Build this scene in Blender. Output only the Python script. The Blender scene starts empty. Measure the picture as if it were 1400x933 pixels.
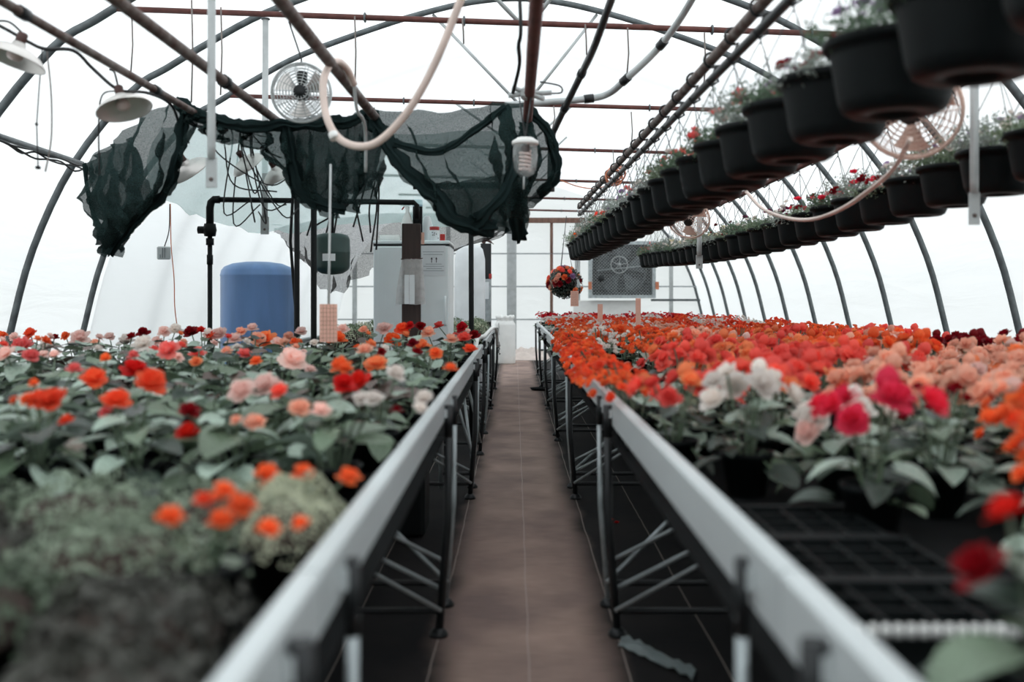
import bpy, math, random
import numpy as np
from mathutils import Vector, Matrix, noise

random.seed(7); RNG = np.random.default_rng(7)
SC = bpy.context.scene
COL = SC.collection
F, VX, VY, CH = 1361.0, 704.0, 410.0, 1.2      # focal length in px, vanishing point, camera height

# ------------------------------------------------------------------ camera, sky, exposure
cd = bpy.data.cameras.new('camera'); cam = bpy.data.objects.new('camera', cd); COL.objects.link(cam)
cam.location = (0, 0, CH); cam.rotation_euler = (math.pi/2, 0, 0)
cd.sensor_width = 36; cd.lens = 36*F/1400
cd.shift_x = -(VX-700)/1400; cd.shift_y = -(466.5-VY)/1400
cd.clip_start = .05; cd.clip_end = 300
cd.dof.use_dof = True; cd.dof.focus_distance = 9.5; cd.dof.aperture_fstop = 1.8
SC.camera = cam
w = bpy.data.worlds.new('overcast_sky'); SC.world = w; w.use_nodes = True
nt = w.node_tree; nt.nodes.clear()
wo = nt.nodes.new('ShaderNodeOutputWorld'); bg = nt.nodes.new('ShaderNodeBackground')
tc = nt.nodes.new('ShaderNodeTexCoord'); sx = nt.nodes.new('ShaderNodeSeparateXYZ')
mr = nt.nodes.new('ShaderNodeMapRange')        # overcast sky: the zenith is brighter than the horizon
mr.inputs['From Min'].default_value = 0; mr.inputs['From Max'].default_value = 1
mr.inputs['To Min'].default_value = .7; mr.inputs['To Max'].default_value = 2.1
nt.links.new(tc.outputs['Generated'], sx.inputs[0]); nt.links.new(sx.outputs['Z'], mr.inputs['Value'])
bg.inputs['Color'].default_value = (.95, .985, 1, 1)
nt.links.new(mr.outputs[0], bg.inputs['Strength']); nt.links.new(bg.outputs[0], wo.inputs[0])
SC.view_settings.view_transform = 'Standard'; SC.view_settings.look = 'None'
SC.view_settings.exposure = 0.36; SC.view_settings.gamma = 1; SC.view_settings.use_curve_mapping = False
SC.cycles.use_denoising = True
SC.cycles.max_bounces = 12; SC.cycles.diffuse_bounces = 9; SC.cycles.transparent_max_bounces = 12
SC.cycles.transmission_bounces = 5; SC.cycles.glossy_bounces = 3

# ------------------------------------------------------------------ helpers
def P(px, py, Y):                              # photo pixel at a known distance -> point in the greenhouse
    return Vector(((px-VX)/F*Y, Y, CH-(py-VY)/F*Y))
def lin(c):
    return tuple((x/255/12.92 if x <= 10 else ((x/255+.055)/1.055)**2.4) for x in c)

def tag(o, label=None, cat=None, group=None, kind=None):
    if label: o['label'] = label
    if cat: o['category'] = cat
    if group: o['group'] = group
    if kind: o['kind'] = kind
    return o
def thing(name, label, cat, loc=(0, 0, 0), group=None):
    o = bpy.data.objects.new(name, None); COL.objects.link(o)
    o.empty_display_size = .05; o.location = loc
    return tag(o, label, cat, group)
def link_mesh(name, me, parent=None, loc=None, rot=None, scale=None):
    o = bpy.data.objects.new(name, me); COL.objects.link(o)
    if parent: o.parent = parent
    if loc is not None: o.location = loc
    if rot is not None: o.rotation_euler = rot
    if scale is not None: o.scale = (scale,)*3 if isinstance(scale, (int, float)) else scale
    return o
def kids(o): return [c for c in COL.objects if c.parent is o]
def copy_tree(o, parent=None):
    c = o.copy(); COL.objects.link(c); c.parent = parent
    for ch in list(o.children): copy_tree(ch, c)
    return c

ORD = ('first second third fourth fifth sixth seventh eighth ninth tenth eleventh twelfth thirteenth fourteenth fifteenth sixteenth seventeenth eighteenth nineteenth twentieth '
       'twenty-first twenty-second twenty-third twenty-fourth twenty-fifth twenty-sixth twenty-seventh twenty-eighth twenty-ninth thirtieth').split()
class MB:
    def __init__(s): s.v = []; s.f = []; s.sm = []; s.mi = []
    def add(s, vs, fs, smooth=True, mi=0):
        b = len(s.v); s.v += [tuple(v) for v in vs]
        for f in fs: s.f.append([i+b for i in f]); s.sm.append(smooth); s.mi.append(mi)
        return s
    def box(s, c, d, rz=0, rx=0, mi=0, bev=0):
        M_ = Matrix.Translation(c) @ Matrix.Rotation(rz, 4, 'Z') @ Matrix.Rotation(rx, 4, 'X')
        x, y, z = d[0]/2, d[1]/2, d[2]/2
        if bev <= 0:
            vs = [M_ @ Vector((a*x, b*y, c_*z)) for a in (-1, 1) for b in (-1, 1) for c_ in (-1, 1)]
            return s.add(vs, [(0,1,3,2),(4,6,7,5),(0,4,5,1),(2,3,7,6),(0,2,6,4),(1,5,7,3)], False, mi)
        ring = []
        for zz, k in ((-z, bev), (-z+bev, 0), (z-bev, 0), (z, bev)):
            r = []
            for a, b, first in ((1,-1,0),(1,1,1),(-1,1,0),(-1,-1,1)):
                p1 = (a*(x-k-(0 if first else bev)), b*(y-k-(bev if first else 0)), zz)
                p2 = (a*(x-k-(bev if first else 0)), b*(y-k-(0 if first else bev)), zz)
                r += [p1, p2] if True else []
            ring.append(r)
        vs = [M_ @ Vector(p) for r in ring for p in r]
        # order corners round the outline by angle so faces do not twist
        order = sorted(range(8), key=lambda i: math.atan2(ring[1][i][1]/y, ring[1][i][0]/x))
        fs = []
        for l in range(3):
            for k in range(8):
                a, b = order[k], order[(k+1) % 8]
                fs.append((l*8+a, l*8+b, (l+1)*8+b, (l+1)*8+a))
        fs.append([order[k] for k in range(7, -1, -1)]); fs.append([24+order[k] for k in range(8)])
        return s.add(vs, fs, False, mi)
    def tube(s, pts, r, n=8, cap=True, closed=False, mi=0):
        pts = [Vector(p) for p in pts]; m = len(pts)
        rs = r if isinstance(r, (list, tuple)) else [r]*m
        vs = []; prev = None
        for i, p in enumerate(pts):
            if closed: t = pts[(i+1) % m]-pts[i-1]
            else: t = pts[min(i+1, m-1)]-pts[max(i-1, 0)]
            t = t.normalized() if t.length > 1e-9 else Vector((0, 0, 1))
            if prev is None:
                a = Vector((0, 0, 1)) if abs(t.z) < .9 else Vector((1, 0, 0))
                nrm = t.cross(a).normalized()
            else:
                nrm = prev-t*prev.dot(t)
                nrm = nrm.normalized() if nrm.length > 1e-6 else t.orthogonal().normalized()
            prev = nrm; bi = t.cross(nrm)
            for k in range(n):
                an = 2*math.pi*k/n
                vs.append(p+(nrm*math.cos(an)+bi*math.sin(an))*rs[i])
        fs = []
        for i in range(m if closed else m-1):
            j = (i+1) % m
            for k in range(n):
                k2 = (k+1) % n
                fs.append((i*n+k, i*n+k2, j*n+k2, j*n+k))
        s.add(vs, fs, True, mi)
        if cap and not closed:
            b = len(s.v)-m*n
            s.f.append([b+k for k in range(n-1, -1, -1)]); s.sm.append(False); s.mi.append(mi)
            s.f.append([b+(m-1)*n+k for k in range(n)]); s.sm.append(False); s.mi.append(mi)
        return s
    def lathe(s, prof, n=24, M_=Matrix(), smooth=True, mi=0):
        vs = []; fs = []
        for r, z in prof:
            for k in range(n):
                a = 2*math.pi*k/n; vs.append(M_ @ Vector((r*math.cos(a), r*math.sin(a), z)))
        for i in range(len(prof)-1):
            for k in range(n):
                k2 = (k+1) % n; fs.append((i*n+k, i*n+k2, (i+1)*n+k2, (i+1)*n+k))
        return s.add(vs, fs, smooth, mi)
    def ring(s, c, R, r, M_=Matrix(), n=32, k=5, mi=0):
        pts = [M_ @ Vector((R*math.cos(2*math.pi*i/n), R*math.sin(2*math.pi*i/n), 0))+Vector(c) for i in range(n)]
        return s.tube(pts, r, k, False, True, mi)
    def mesh(s, name, mats):
        me = bpy.data.meshes.new(name); me.from_pydata(s.v, [], s.f)
        for m in (mats if isinstance(mats, (list, tuple)) else [mats]): me.materials.append(m)
        me.polygons.foreach_set('use_smooth', s.sm); me.polygons.foreach_set('material_index', s.mi)
        me.update(); return me
    def build(s, name, mats, parent=None, world=True):
        if parent and world:
            l = parent.matrix_basis.to_translation()
            q = parent.parent
            while q: l = l+q.matrix_basis.to_translation(); q = q.parent
            s.v = [(a-l.x, b-l.y, c-l.z) for a, b, c in s.v]
        return link_mesh(name, s.mesh(name, mats), parent)
def one(name, mb, mat, label, cat, group=None, kind=None):
    return tag(mb.build(name, mat), label, cat, group, kind)

def catmull(pts, n):
    pts = [Vector(p) for p in pts]; out = []
    q = [pts[0]*2-pts[1]]+pts+[pts[-1]*2-pts[-2]]
    for i in range(1, len(q)-2):
        for k in range(n):
            t = k/n; a, b, c, d = q[i-1:i+3]
            out.append(.5*((2*b)+(c-a)*t+(2*a-5*b+4*c-d)*t*t+(3*b-a-3*c+d)*t**3))
    out.append(pts[-1]); return out
def V2(a, b): return Vector((a, 0, b))

# ------------------------------------------------------------------ materials
MATS = {}
def mat(name, rgb, rough=.6, metal=0, var=.18, scale=9, bump=0, trans=0, rnd=0, spec=.5, rgb2=None, f2=.5, stretch=None):
    m = bpy.data.materials.new(name); m.use_nodes = True; MATS[name] = m
    t = m.node_tree; N = t.nodes; L = t.links; b = N['Principled BSDF']
    c = lin(rgb)
    co = N.new('ShaderNodeTexCoord'); mp = N.new('ShaderNodeMapping'); nz = N.new('ShaderNodeTexNoise')
    L.new(co.outputs['Object'], mp.inputs[0]); L.new(mp.outputs[0], nz.inputs['Vector'])
    if stretch: mp.inputs['Scale'].default_value = stretch
    nz.inputs['Scale'].default_value = scale; nz.inputs['Detail'].default_value = 5
    rp = N.new('ShaderNodeValToRGB'); L.new(nz.outputs['Fac'], rp.inputs[0])
    c2 = lin(rgb2) if rgb2 else tuple(min(1, x*(1+var)) for x in c)
    c1 = c if rgb2 else tuple(x*(1-var) for x in c)
    rp.color_ramp.elements[0].position = f2-.18; rp.color_ramp.elements[0].color = (*c1, 1)
    rp.color_ramp.elements[1].position = f2+.18; rp.color_ramp.elements[1].color = (*c2, 1)
    col = rp.outputs[0]
    if rnd:
        oi = N.new('ShaderNodeObjectInfo'); hs = N.new('ShaderNodeHueSaturation')
        mv = N.new('ShaderNodeMapRange'); mv.inputs['To Min'].default_value = 1-rnd; mv.inputs['To Max'].default_value = 1+rnd
        mh = N.new('ShaderNodeMapRange'); mh.inputs['To Min'].default_value = .5-.03*rnd; mh.inputs['To Max'].default_value = .5+.03*rnd
        L.new(oi.outputs['Random'], mv.inputs[0]); L.new(oi.outputs['Random'], mh.inputs[0])
        L.new(mv.outputs[0], hs.inputs['Value']); L.new(mh.outputs[0], hs.inputs['Hue']); L.new(col, hs.inputs['Color'])
        col = hs.outputs[0]
    L.new(col, b.inputs['Base Color'])
    b.inputs['Roughness'].default_value = rough; b.inputs['Metallic'].default_value = metal
    b.inputs['Specular IOR Level'].default_value = spec
    if bump:
        bp = N.new('ShaderNodeBump'); bp.inputs['Strength'].default_value = bump; bp.inputs['Distance'].default_value = .01
        L.new(nz.outputs['Fac'], bp.inputs['Height']); L.new(bp.outputs[0], b.inputs['Normal'])
    if trans:
        tr = N.new('ShaderNodeBsdfTranslucent'); mx = N.new('ShaderNodeMixShader'); mx.inputs[0].default_value = trans
        L.new(col, tr.inputs['Color']); L.new(b.outputs[0], mx.inputs[1]); L.new(tr.outputs[0], mx.inputs[2])
        L.new(mx.outputs[0], N['Material Output'].inputs['Surface'])
    return m

def film_mat(name, tcol, wrinkle=.35):
    m = bpy.data.materials.new(name); m.use_nodes = True; t = m.node_tree; N = t.nodes; L = t.links
    N.remove(N['Principled BSDF'])
    tr = N.new('ShaderNodeBsdfTranslucent'); df = N.new('ShaderNodeBsdfDiffuse'); mx = N.new('ShaderNodeMixShader')
    tr.inputs['Color'].default_value = (*tcol, 1); df.inputs['Color'].default_value = (.86, .88, .89, 1); mx.inputs[0].default_value = .22
    co = N.new('ShaderNodeTexCoord'); mp = N.new('ShaderNodeMapping'); nz = N.new('ShaderNodeTexNoise'); bp = N.new('ShaderNodeBump')
    mp.inputs['Scale'].default_value = (1.2, .35, 2.6); nz.inputs['Scale'].default_value = 1.6; nz.inputs['Detail'].default_value = 4; nz.inputs['Distortion'].default_value = .6
    bp.inputs['Strength'].default_value = wrinkle; bp.inputs['Distance'].default_value = .12
    L.new(co.outputs['Object'], mp.inputs[0]); L.new(mp.outputs[0], nz.inputs['Vector']); L.new(nz.outputs['Fac'], bp.inputs['Height'])
    L.new(bp.outputs[0], tr.inputs['Normal']); L.new(bp.outputs[0], df.inputs['Normal'])
    L.new(tr.outputs[0], mx.inputs[1]); L.new(df.outputs[0], mx.inputs[2]); L.new(mx.outputs[0], N['Material Output'].inputs['Surface'])
    return m

def net_mat(name, rgb, holes, trl, scale=190):
    m = bpy.data.materials.new(name); m.use_nodes = True; t = m.node_tree; N = t.nodes; L = t.links
    N.remove(N['Principled BSDF']); c = lin(rgb)
    df = N.new('ShaderNodeBsdfDiffuse'); tl = N.new('ShaderNodeBsdfTranslucent'); tp = N.new('ShaderNodeBsdfTransparent')
    df.inputs['Color'].default_value = (*c, 1); tl.inputs['Color'].default_value = (*[min(1, x*1.6+.02) for x in c], 1)
    a = N.new('ShaderNodeMixShader'); a.inputs[0].default_value = trl; b = N.new('ShaderNodeMixShader')
    co = N.new('ShaderNodeTexCoord'); nz = N.new('ShaderNodeTexNoise'); nz.inputs['Scale'].default_value = scale; nz.inputs['Detail'].default_value = 2
    mr_ = N.new('ShaderNodeMapRange'); mr_.inputs['From Min'].default_value = .3; mr_.inputs['From Max'].default_value = .7
    mr_.inputs['To Min'].default_value = holes*.55; mr_.inputs['To Max'].default_value = min(1, holes*1.45)
    L.new(co.outputs['Object'], nz.inputs['Vector']); L.new(nz.outputs['Fac'], mr_.inputs[0]); L.new(mr_.outputs[0], b.inputs[0])
    L.new(df.outputs[0], a.inputs[1]); L.new(tl.outputs[0], a.inputs[2]); L.new(a.outputs[0], b.inputs[1]); L.new(tp.outputs[0], b.inputs[2])
    L.new(b.outputs[0], N['Material Output'].inputs['Surface'])
    return m

def floor_mat():
    m = bpy.data.materials.new('woven_ground_cloth'); m.use_nodes = True; t = m.node_tree; N = t.nodes; L = t.links; b = N['Principled BSDF']
    co = N.new('ShaderNodeTexCoord'); sp = N.new('ShaderNodeSeparateXYZ'); L.new(co.outputs['Object'], sp.inputs[0])
    def math_(op, a, b_=None, c_=None):
        n = N.new('ShaderNodeMath'); n.operation = op
        for i, x in enumerate((a, b_, c_)):
            if x is None: continue
            if isinstance(x, (int, float)): n.inputs[i].default_value = x
            else: L.new(x, n.inputs[i])
        return n.outputs[0]
    nz = N.new('ShaderNodeTexNoise'); nz.inputs['Scale'].default_value = 2.2; nz.inputs['Detail'].default_value = 7; L.new(co.outputs['Object'], nz.inputs['Vector'])
    mpw = N.new('ShaderNodeMapping'); mpw.inputs['Scale'].default_value = (3, 60, 1); L.new(co.outputs['Object'], mpw.inputs[0])
    wv = N.new('ShaderNodeTexNoise'); wv.inputs['Scale'].default_value = 3; wv.inputs['Detail'].default_value = 4; L.new(mpw.outputs[0], wv.inputs['Vector'])
    # trodden soil along the middle of the aisle, over black cloth
    ax = math_('ABSOLUTE', math_('SUBTRACT', sp.outputs['X'], .035))
    d = math_('ADD', ax, math_('MULTIPLY', math_('SUBTRACT', nz.outputs['Fac'], .5), .22))
    soil = N.new('ShaderNodeMapRange'); soil.interpolation_type = 'SMOOTHSTEP'
    soil.inputs['From Min'].default_value = .20; soil.inputs['From Max'].default_value = .36; soil.inputs['To Min'].default_value = 1; soil.inputs['To Max'].default_value = 0
    L.new(d, soil.inputs[0])
    br = N.new('ShaderNodeValToRGB'); L.new(nz.outputs['Fac'], br.inputs[0])
    br.color_ramp.elements[0].position = .35; br.color_ramp.elements[0].color = (*lin((136, 116, 110)), 1)
    br.color_ramp.elements[1].position = .68; br.color_ramp.elements[1].color = (*lin((178, 152, 140)), 1)
    bk = N.new('ShaderNodeValToRGB'); L.new(nz.outputs['Fac'], bk.inputs[0])
    bk.color_ramp.elements[0].position = .4; bk.color_ramp.elements[0].color = (*lin((16, 16, 18)), 1)
    bk.color_ramp.elements[1].position = .75; bk.color_ramp.elements[1].color = (*lin((40, 36, 35)), 1)
    m1 = N.new('ShaderNodeMix'); m1.data_type = 'RGBA'; L.new(soil.outputs[0], m1.inputs[0]); L.new(bk.outputs[0], m1.inputs[6]); L.new(br.outputs[0], m1.inputs[7])
    m2 = N.new('ShaderNodeMix'); m2.data_type = 'RGBA'; m2.blend_type = 'MULTIPLY'; m2.inputs[0].default_value = .55
    L.new(m1.outputs[2], m2.inputs[6])
    wr = N.new('ShaderNodeValToRGB'); wr.color_ramp.elements[0].position = .3; wr.color_ramp.elements[0].color = (.55, .55, .55, 1); wr.color_ramp.elements[1].position = .65
    L.new(wv.outputs['Fac'], wr.inputs[0]); L.new(wr.outputs[0], m2.inputs[7])
    # pale guide threads woven in every 32 cm
    wob = math_('MULTIPLY', math_('SUBTRACT', nz.outputs['Fac'], .5), .02)
    fr = math_('FRACT', math_('DIVIDE', math_('ADD', math_('ADD', sp.outputs['X'], wob), 32*.32-.046+.16), .32))
    ln = math_('LESS_THAN', math_('ABSOLUTE', math_('SUBTRACT', fr, .5)), .007)
    m3 = N.new('ShaderNodeMix'); m3.data_type = 'RGBA'; L.new(math_('MULTIPLY', ln, .55), m3.inputs[0]); L.new(m2.outputs[2], m3.inputs[6])
    m3.inputs[7].default_value = (*lin((190, 176, 168)), 1)
    L.new(m3.outputs[2], b.inputs['Base Color']); b.inputs['Roughness'].default_value = .85; b.inputs['Specular IOR Level'].default_value = .25
    bp = N.new('ShaderNodeBump'); bp.inputs['Strength'].default_value = .4; bp.inputs['Distance'].default_value = .01
    L.new(wv.outputs['Fac'], bp.inputs['Height']); L.new(bp.outputs[0], b.inputs['Normal'])
    return m

m_film = film_mat('plastic_film', (.93, .95, .96), .12); m_liner = film_mat('inner_plastic_film', (.97, .98, .985), .1)
m_floor = floor_mat()
m_gravel = mat('grass_and_gravel', (96, 100, 86), .9, 0, .3, 3)
m_galv = mat('galvanised_steel', (168, 176, 178), .42, .55, .18, 14)
m_rail = mat('galvanised_rail', (196, 202, 203), .4, .2, .08, 6, stretch=(1, .2, 1))
m_hoop = mat('weathered_hoop_steel', (92, 98, 100), .5, .3, .3, 10)
m_rust = mat('rusty_pipe', (120, 112, 108), .65, .2, .2, 16, rgb2=(74, 48, 40), f2=.5)
m_tie = mat('rusty_red_pipe', (92, 52, 46), .7, .1, .25, 14)
m_black = mat('black_plastic', (15, 19, 20), .55, 0, .2, 12, spec=.12)
m_blackpipe = mat('black_pipe', (17, 20, 21), .55, 0, .2, 10, spec=.2)
m_darkleg = mat('dark_painted_steel', (26, 29, 31), .45, .2, .25, 12)  # paint on the dark fittings; on bench legs, shade put into the colour
m_mesh = mat('black_bench_cloth', (14, 16, 17), .85, 0, .3, 20, spec=.1)
m_white = mat('white_plastic', (236, 236, 233), .45, 0, .05, 6)
m_cream = mat('cream_hose', (222, 202, 192), .45, 0, .12, 7)
m_pvc = mat('grey_conduit', (176, 180, 180), .4, .1, .12, 8)
m_cable = mat('black_cable', (18, 19, 20), .55)
m_string = mat('grey_string', (120, 112, 108), .8)
m_wire = mat('hanger_wire', (60, 62, 64), .5, .3)
m_soil = mat('potting_soil', (58, 46, 40), .95, 0, .4, 40, .4)
m_wood = mat('dark_brown_board', (58, 44, 40), .7, 0, .3, 7, stretch=(6, 6, .6))
m_wood2 = mat('brown_timber', (118, 88, 76), .8, 0, .25, 7, stretch=(4, 4, .6))
m_copper = mat('orange_cord', (196, 120, 88), .6)
m_card = mat('pink_sticky_card', (226, 176, 158), .6, 0, .06, 14)
m_ink = mat('dark_ink', (52, 48, 50), .7)
m_pale_ink = mat('grey_ink', (170, 174, 178), .7)
m_paper = mat('white_paper', (232, 236, 238), .7, 0, .03)
m_red = mat('red_plastic', (176, 44, 40), .5)
m_bulb = mat('frosted_bulb', (206, 186, 180), .35, 0, .05)
m_socket = mat('brown_socket', (72, 46, 42), .6)
m_alu = mat('spun_aluminium', (214, 210, 206), .38, .6, .08, 10)
m_brass = mat('tan_fan_wire', (226, 196, 182), .45, .35, .15, 10)

# ------------------------------------------------------------------ the greenhouse shell
HALF = [(4.62, 0), (4.585, .5), (4.5, .91), (4.3, 1.65), (3.94, 2.41), (3.42, 3.06), (3.1, 3.27), (2.7, 3.51), (2.2, 3.77), (1.4, 4.06), (.9, 4.21), (.45, 4.31), (0, 4.35)]
hp = [Vector((x, 0, z)) for x, z in HALF]
PROF = catmull([Vector((-p.x, 0, p.z)) for p in hp]+[hp[i] for i in range(len(hp)-2, -1, -1)], 4)   # left foot .. apex .. right foot
Y0, S = 8.88, 1.52
YEND, YBACK = Y0+10*S, -4.8
def offset_profile(d):
    out = []
    for i, p in enumerate(PROF):
        t = PROF[min(i+1, len(PROF)-1)]-PROF[max(i-1, 0)]; t.normalize()
        out.append(p+Vector((-t.z, 0, t.x))*d)
    return out
def sheet(prof, y0, y1, ny, sag=0.0):
    mb = MB(); n = len(prof); vs = []
    for j in range(ny+1):
        y = y0+(y1-y0)*j/ny
        for i, p in enumerate(prof):
            k = noise.noise(Vector((p.x*.9, y*.5, p.z*1.3)))*sag
            vs.append((p.x*(1+k), y, p.z+k))
    mb.add(vs, [(j*n+i, j*n+i+1, (j+1)*n+i+1, (j+1)*n+i) for j in range(ny) for i in range(n-1)])
    return mb
outer = offset_profile(.035)
iL = max(i for i, p in enumerate(outer) if p.x < 0 and p.z < 2.42); iR = min(i for i, p in enumerate(outer) if p.x > 0 and p.z < 2.42)
tag(sheet(outer[:iL+1], YBACK, YEND+.05, 40).build('wall_left', m_film), 'white translucent plastic film wall on the blue tank side', None, None, 'structure')
tag(sheet(outer[iL:iR+1], YBACK, YEND+.05, 40).build('ceiling', m_film), 'arched white translucent plastic film roof', None, None, 'structure')
tag(sheet(outer[iR:], YBACK, YEND+.05, 40).build('wall_right', m_film), 'white translucent plastic film wall behind the hanging baskets', None, None, 'structure')
inner = offset_profile(-.26)
iX = max(i for i, p in enumerate(inner) if p.x < 3.0)
near = offset_profile(-.036); mb = MB(); vs = []; ny = 30; n_l = iX+1; ya, yb = Y0+S+.08, YEND-.1     # the liner is fixed to a hoop, then hangs clear of the next ones
for j in range(ny+1):
    y = ya+(yb-ya)*j/ny; q = min(1, (y-ya)/2.6); q = q*q*(3-2*q)
    vs += [(a_.x*(1-q)+b_.x*q, y, a_.z*(1-q)+b_.z*q) for a_, b_ in zip(near[:n_l], inner[:n_l])]
mb.add(vs, [(j*n_l+i, j*n_l+i+1, (j+1)*n_l+i+1, (j+1)*n_l+i) for j in range(ny) for i in range(n_l-1)])
tag(mb.build('ceiling_liner', m_liner), 'second layer of white plastic film hung inside the hoops', None, None, 'structure')
def gable(name, y, label):
    mb = MB(); mb.add([(p.x, y, p.z) for p in outer], [list(range(len(outer)))], False)
    return tag(mb.build(name, m_film), label, None, None, 'structure')
wall_end = gable('wall_end', YEND+.05, 'white plastic end wall behind the exhaust fan')
gable('wall_front', YBACK, 'white plastic gable wall at the entrance')
fl = MB(); fl.add([(-4.64, YBACK, 0), (4.64, YBACK, 0), (4.64, YEND+.1, 0), (-4.64, YEND+.1, 0)], [(0, 1, 2, 3)], False)
tag(fl.build('floor', m_floor), 'brown trodden ground cloth with pale woven guide lines', None, None, 'structure')
gr = MB(); gr.add([(-60, -50, -.03), (60, -50, -.03), (60, 75, -.03), (-60, 75, -.03)], [(0, 1, 2, 3)], False)
tag(gr.build('floor_outside', m_gravel), 'grass and gravel ground outside the plastic walls', None, None, 'structure')

# end wall framing, pieces of the end wall
def wall_box(name, x0, x1, y0, y1, Y, m, dy=.07):
    a = P(x0, y0, Y); b = P(x1, y1, Y); c = (a+b)/2
    mb = MB(); mb.box(c, (abs(b.x-a.x), dy, abs(a.z-b.z))); return mb.build(name, m, wall_end)
YW = YEND-.03
ZB = VY+F*CH/YW
m_girt = mat('grey_girt', (158, 164, 168), .6)
for x0, x1, yt, m in ((693, 706, 285, m_pvc), (752, 756, 300, m_wood2), (786, 793, 300, m_pvc), (915, 920, 290, m_pvc), (482, 488, 300, m_pvc), (610, 616, 290, m_pvc), (560, 565, 290, m_pvc)):
    wall_box('post', x0, x1, yt, ZB, YW, m)
for y, x0, x1 in ((347, 440, 950), (392, 440, 960), (437, 430, 960)):
    wall_box('girt', x0, x1, y-.9, y+.9, YW-.02, m_girt, .03)
wall_box('girt', 890, 958, 409, 412, YW-.02, m_hoop, .05)
wall_box('header_beam', 700, 800, 298, 305, YW-.06, m_wood2, .1)
wall_box('kick_panel', 784, 876, 411, 436, YW-.07, m_white, .03)

# steel hoops (one mesh shared by all)
hoop_mesh = MB().tube(PROF, .032, 8, False).mesh('hoop', m_hoop)
def hoop(k):
    o = link_mesh('steel_hoop', hoop_mesh, None, (0, Y0+k*S, 0))
    tag(o, f'curved grey steel hoop under the plastic film, {ORD[10-k]} from the end wall', 'hoop', 'steel hoops of the greenhouse')
for k in range(-4, 11): hoop(k)

# cross ties with V braces, every second hoop (the photo's ties fall slightly to the right)
for k, (xa, ya, xb, yb) in enumerate(((160, 12, 1290, 52), (312, 131, 1112, 154), (462, 195, 950, 210), (500, 239, 900, 251), (545, 266, 860, 274), (582, 284, 840, 290))):
    Y = Y0-S+k*2*S
    t = thing('cross_tie', f'rusty red cross tie with pale V braces, {ORD[k]} from the cream hose', 'tie bar', P((xa+xb)/2, (ya+yb)/2, Y), 'cross ties of the roof')
    a, b = P(xa, ya, Y), P(xb, yb, Y)
    MB().tube([a, a.lerp(b, .5), b], .022, 8).build('tie_pipe', m_tie, t)
    c = a.lerp(b, .56 if k == 0 else .56); c.x = .08
    for sgn in (-1, 1):
        MB().tube([c+Vector((sgn*.04, .03, .02)), Vector((sgn*.86, Y+.03, 4.19 if k < 2 else 3.9))], .017, 6).build('brace', m_pvc, t)
    for q in (.3, .42, .72, .84):
        p = a.lerp(b, q); MB().ring(p, .032, .008, Matrix.Rotation(math.pi/2, 4, 'Y'), 12, 4).build('clip', m_hoop, t)

# ------------------------------------------------------------------ overhead basket rails
def long_pipe(name, pts, r, m, label, couplers=(), group='overhead pipes'):
    t = thing(name, label, 'pipe', pts[0], group)
    q = catmull(pts, 6); MB().tube(q, r, 10).build('pipe', m, t)
    for i in couplers:
        p = q[i]; d = (q[min(i+1, len(q)-1)]-q[max(i-1, 0)]).normalized()
        MB().tube([p-d*.03, p+d*.03], r*1.3, 10).build('coupling', m_darkleg, t)
    return t
ZR = 1.05
def railpt(ratio, Y, Z=ZR): return Vector((ratio*Z, Y, CH+Z))
long_pipe('overhead_pipe', [railpt(-1.72, 2.5), railpt(-1.715, 4.2), railpt(-1.71, 5.75)], .019, m_rust, 'weathered overhead pipe carrying the reflector lamp cable', (4, 9))
long_pipe('overhead_pipe', [railpt(-1.33, 2.5), railpt(-1.33, 4.2), railpt(-1.33, 6.0)], .025, m_rust, 'rusty overhead pipe between the reflector lamps and the round fan', (3, 8))
long_pipe('overhead_pipe', [railpt(-.785, 2.5), railpt(-.78, 4.2), railpt(-.765, 5.75)], .026, m_rust, 'dark rusty overhead pipe with the cream hose looped over it')
long_pipe('overhead_pipe', [railpt(.073, 2.5), railpt(.072, 4.2), railpt(.07, 6.3)], .027, m_tie, 'rust brown overhead pipe above the aisle with the jar lamp')
# bent conduits beside the aisle pipe
long_pipe('bent_conduit', [P(690, 144, 6.2), P(745, 140, 6.2), P(805, 135, 6.2), P(832, 128, 6.2), P(855, 109, 6.0), P(905, 60, 5.8), P(950, -8, 5.4), P(985, -90, 5.0)], .021, m_pvc, 'grey conduit running level and then bending up beside the basket rail', (12, 24, 30), 'bent conduits')
long_pipe('bent_conduit', [P(845, -25, 4.3), P(832, 10, 4.7), P(812, 65, 5.2), P(795, 101, 5.7), P(772, 148, 6.2), P(755, 184, 6.6)], .02, m_darkleg, 'dark bent conduit sloping down to a grey socket by the shade cloth', (18, 24), 'bent conduits')
one('conduit_socket', MB().tube([P(754, 183, 6.62), P(754, 200, 6.62), P(753, 262, 6.62)], [.03, .026, .026], 10), m_hoop, 'grey upright socket below the dark bent conduit', 'pipe')
# purlin with bundled cables along the film on the tank side
t = thing('cable_bundle', 'steel purlin with black cables bundled along it beside the plastic wall', 'purlin', P(0, 185, 7.2))
MB().tube([P(-120, 137, 5.9), P(0, 187, 7.0), P(112, 224, 8.8)], .024, 8).build('purlin', m_hoop, t)
for k in range(3):
    pts = [P(-60+i*18, 172+i*5.6+random.uniform(0, 12)*(1 if k else .5), 6.45+i*.22) for i in range(11)]
    MB().tube(catmull(pts, 3), .008, 5).build('cable', m_cable, t)

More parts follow.
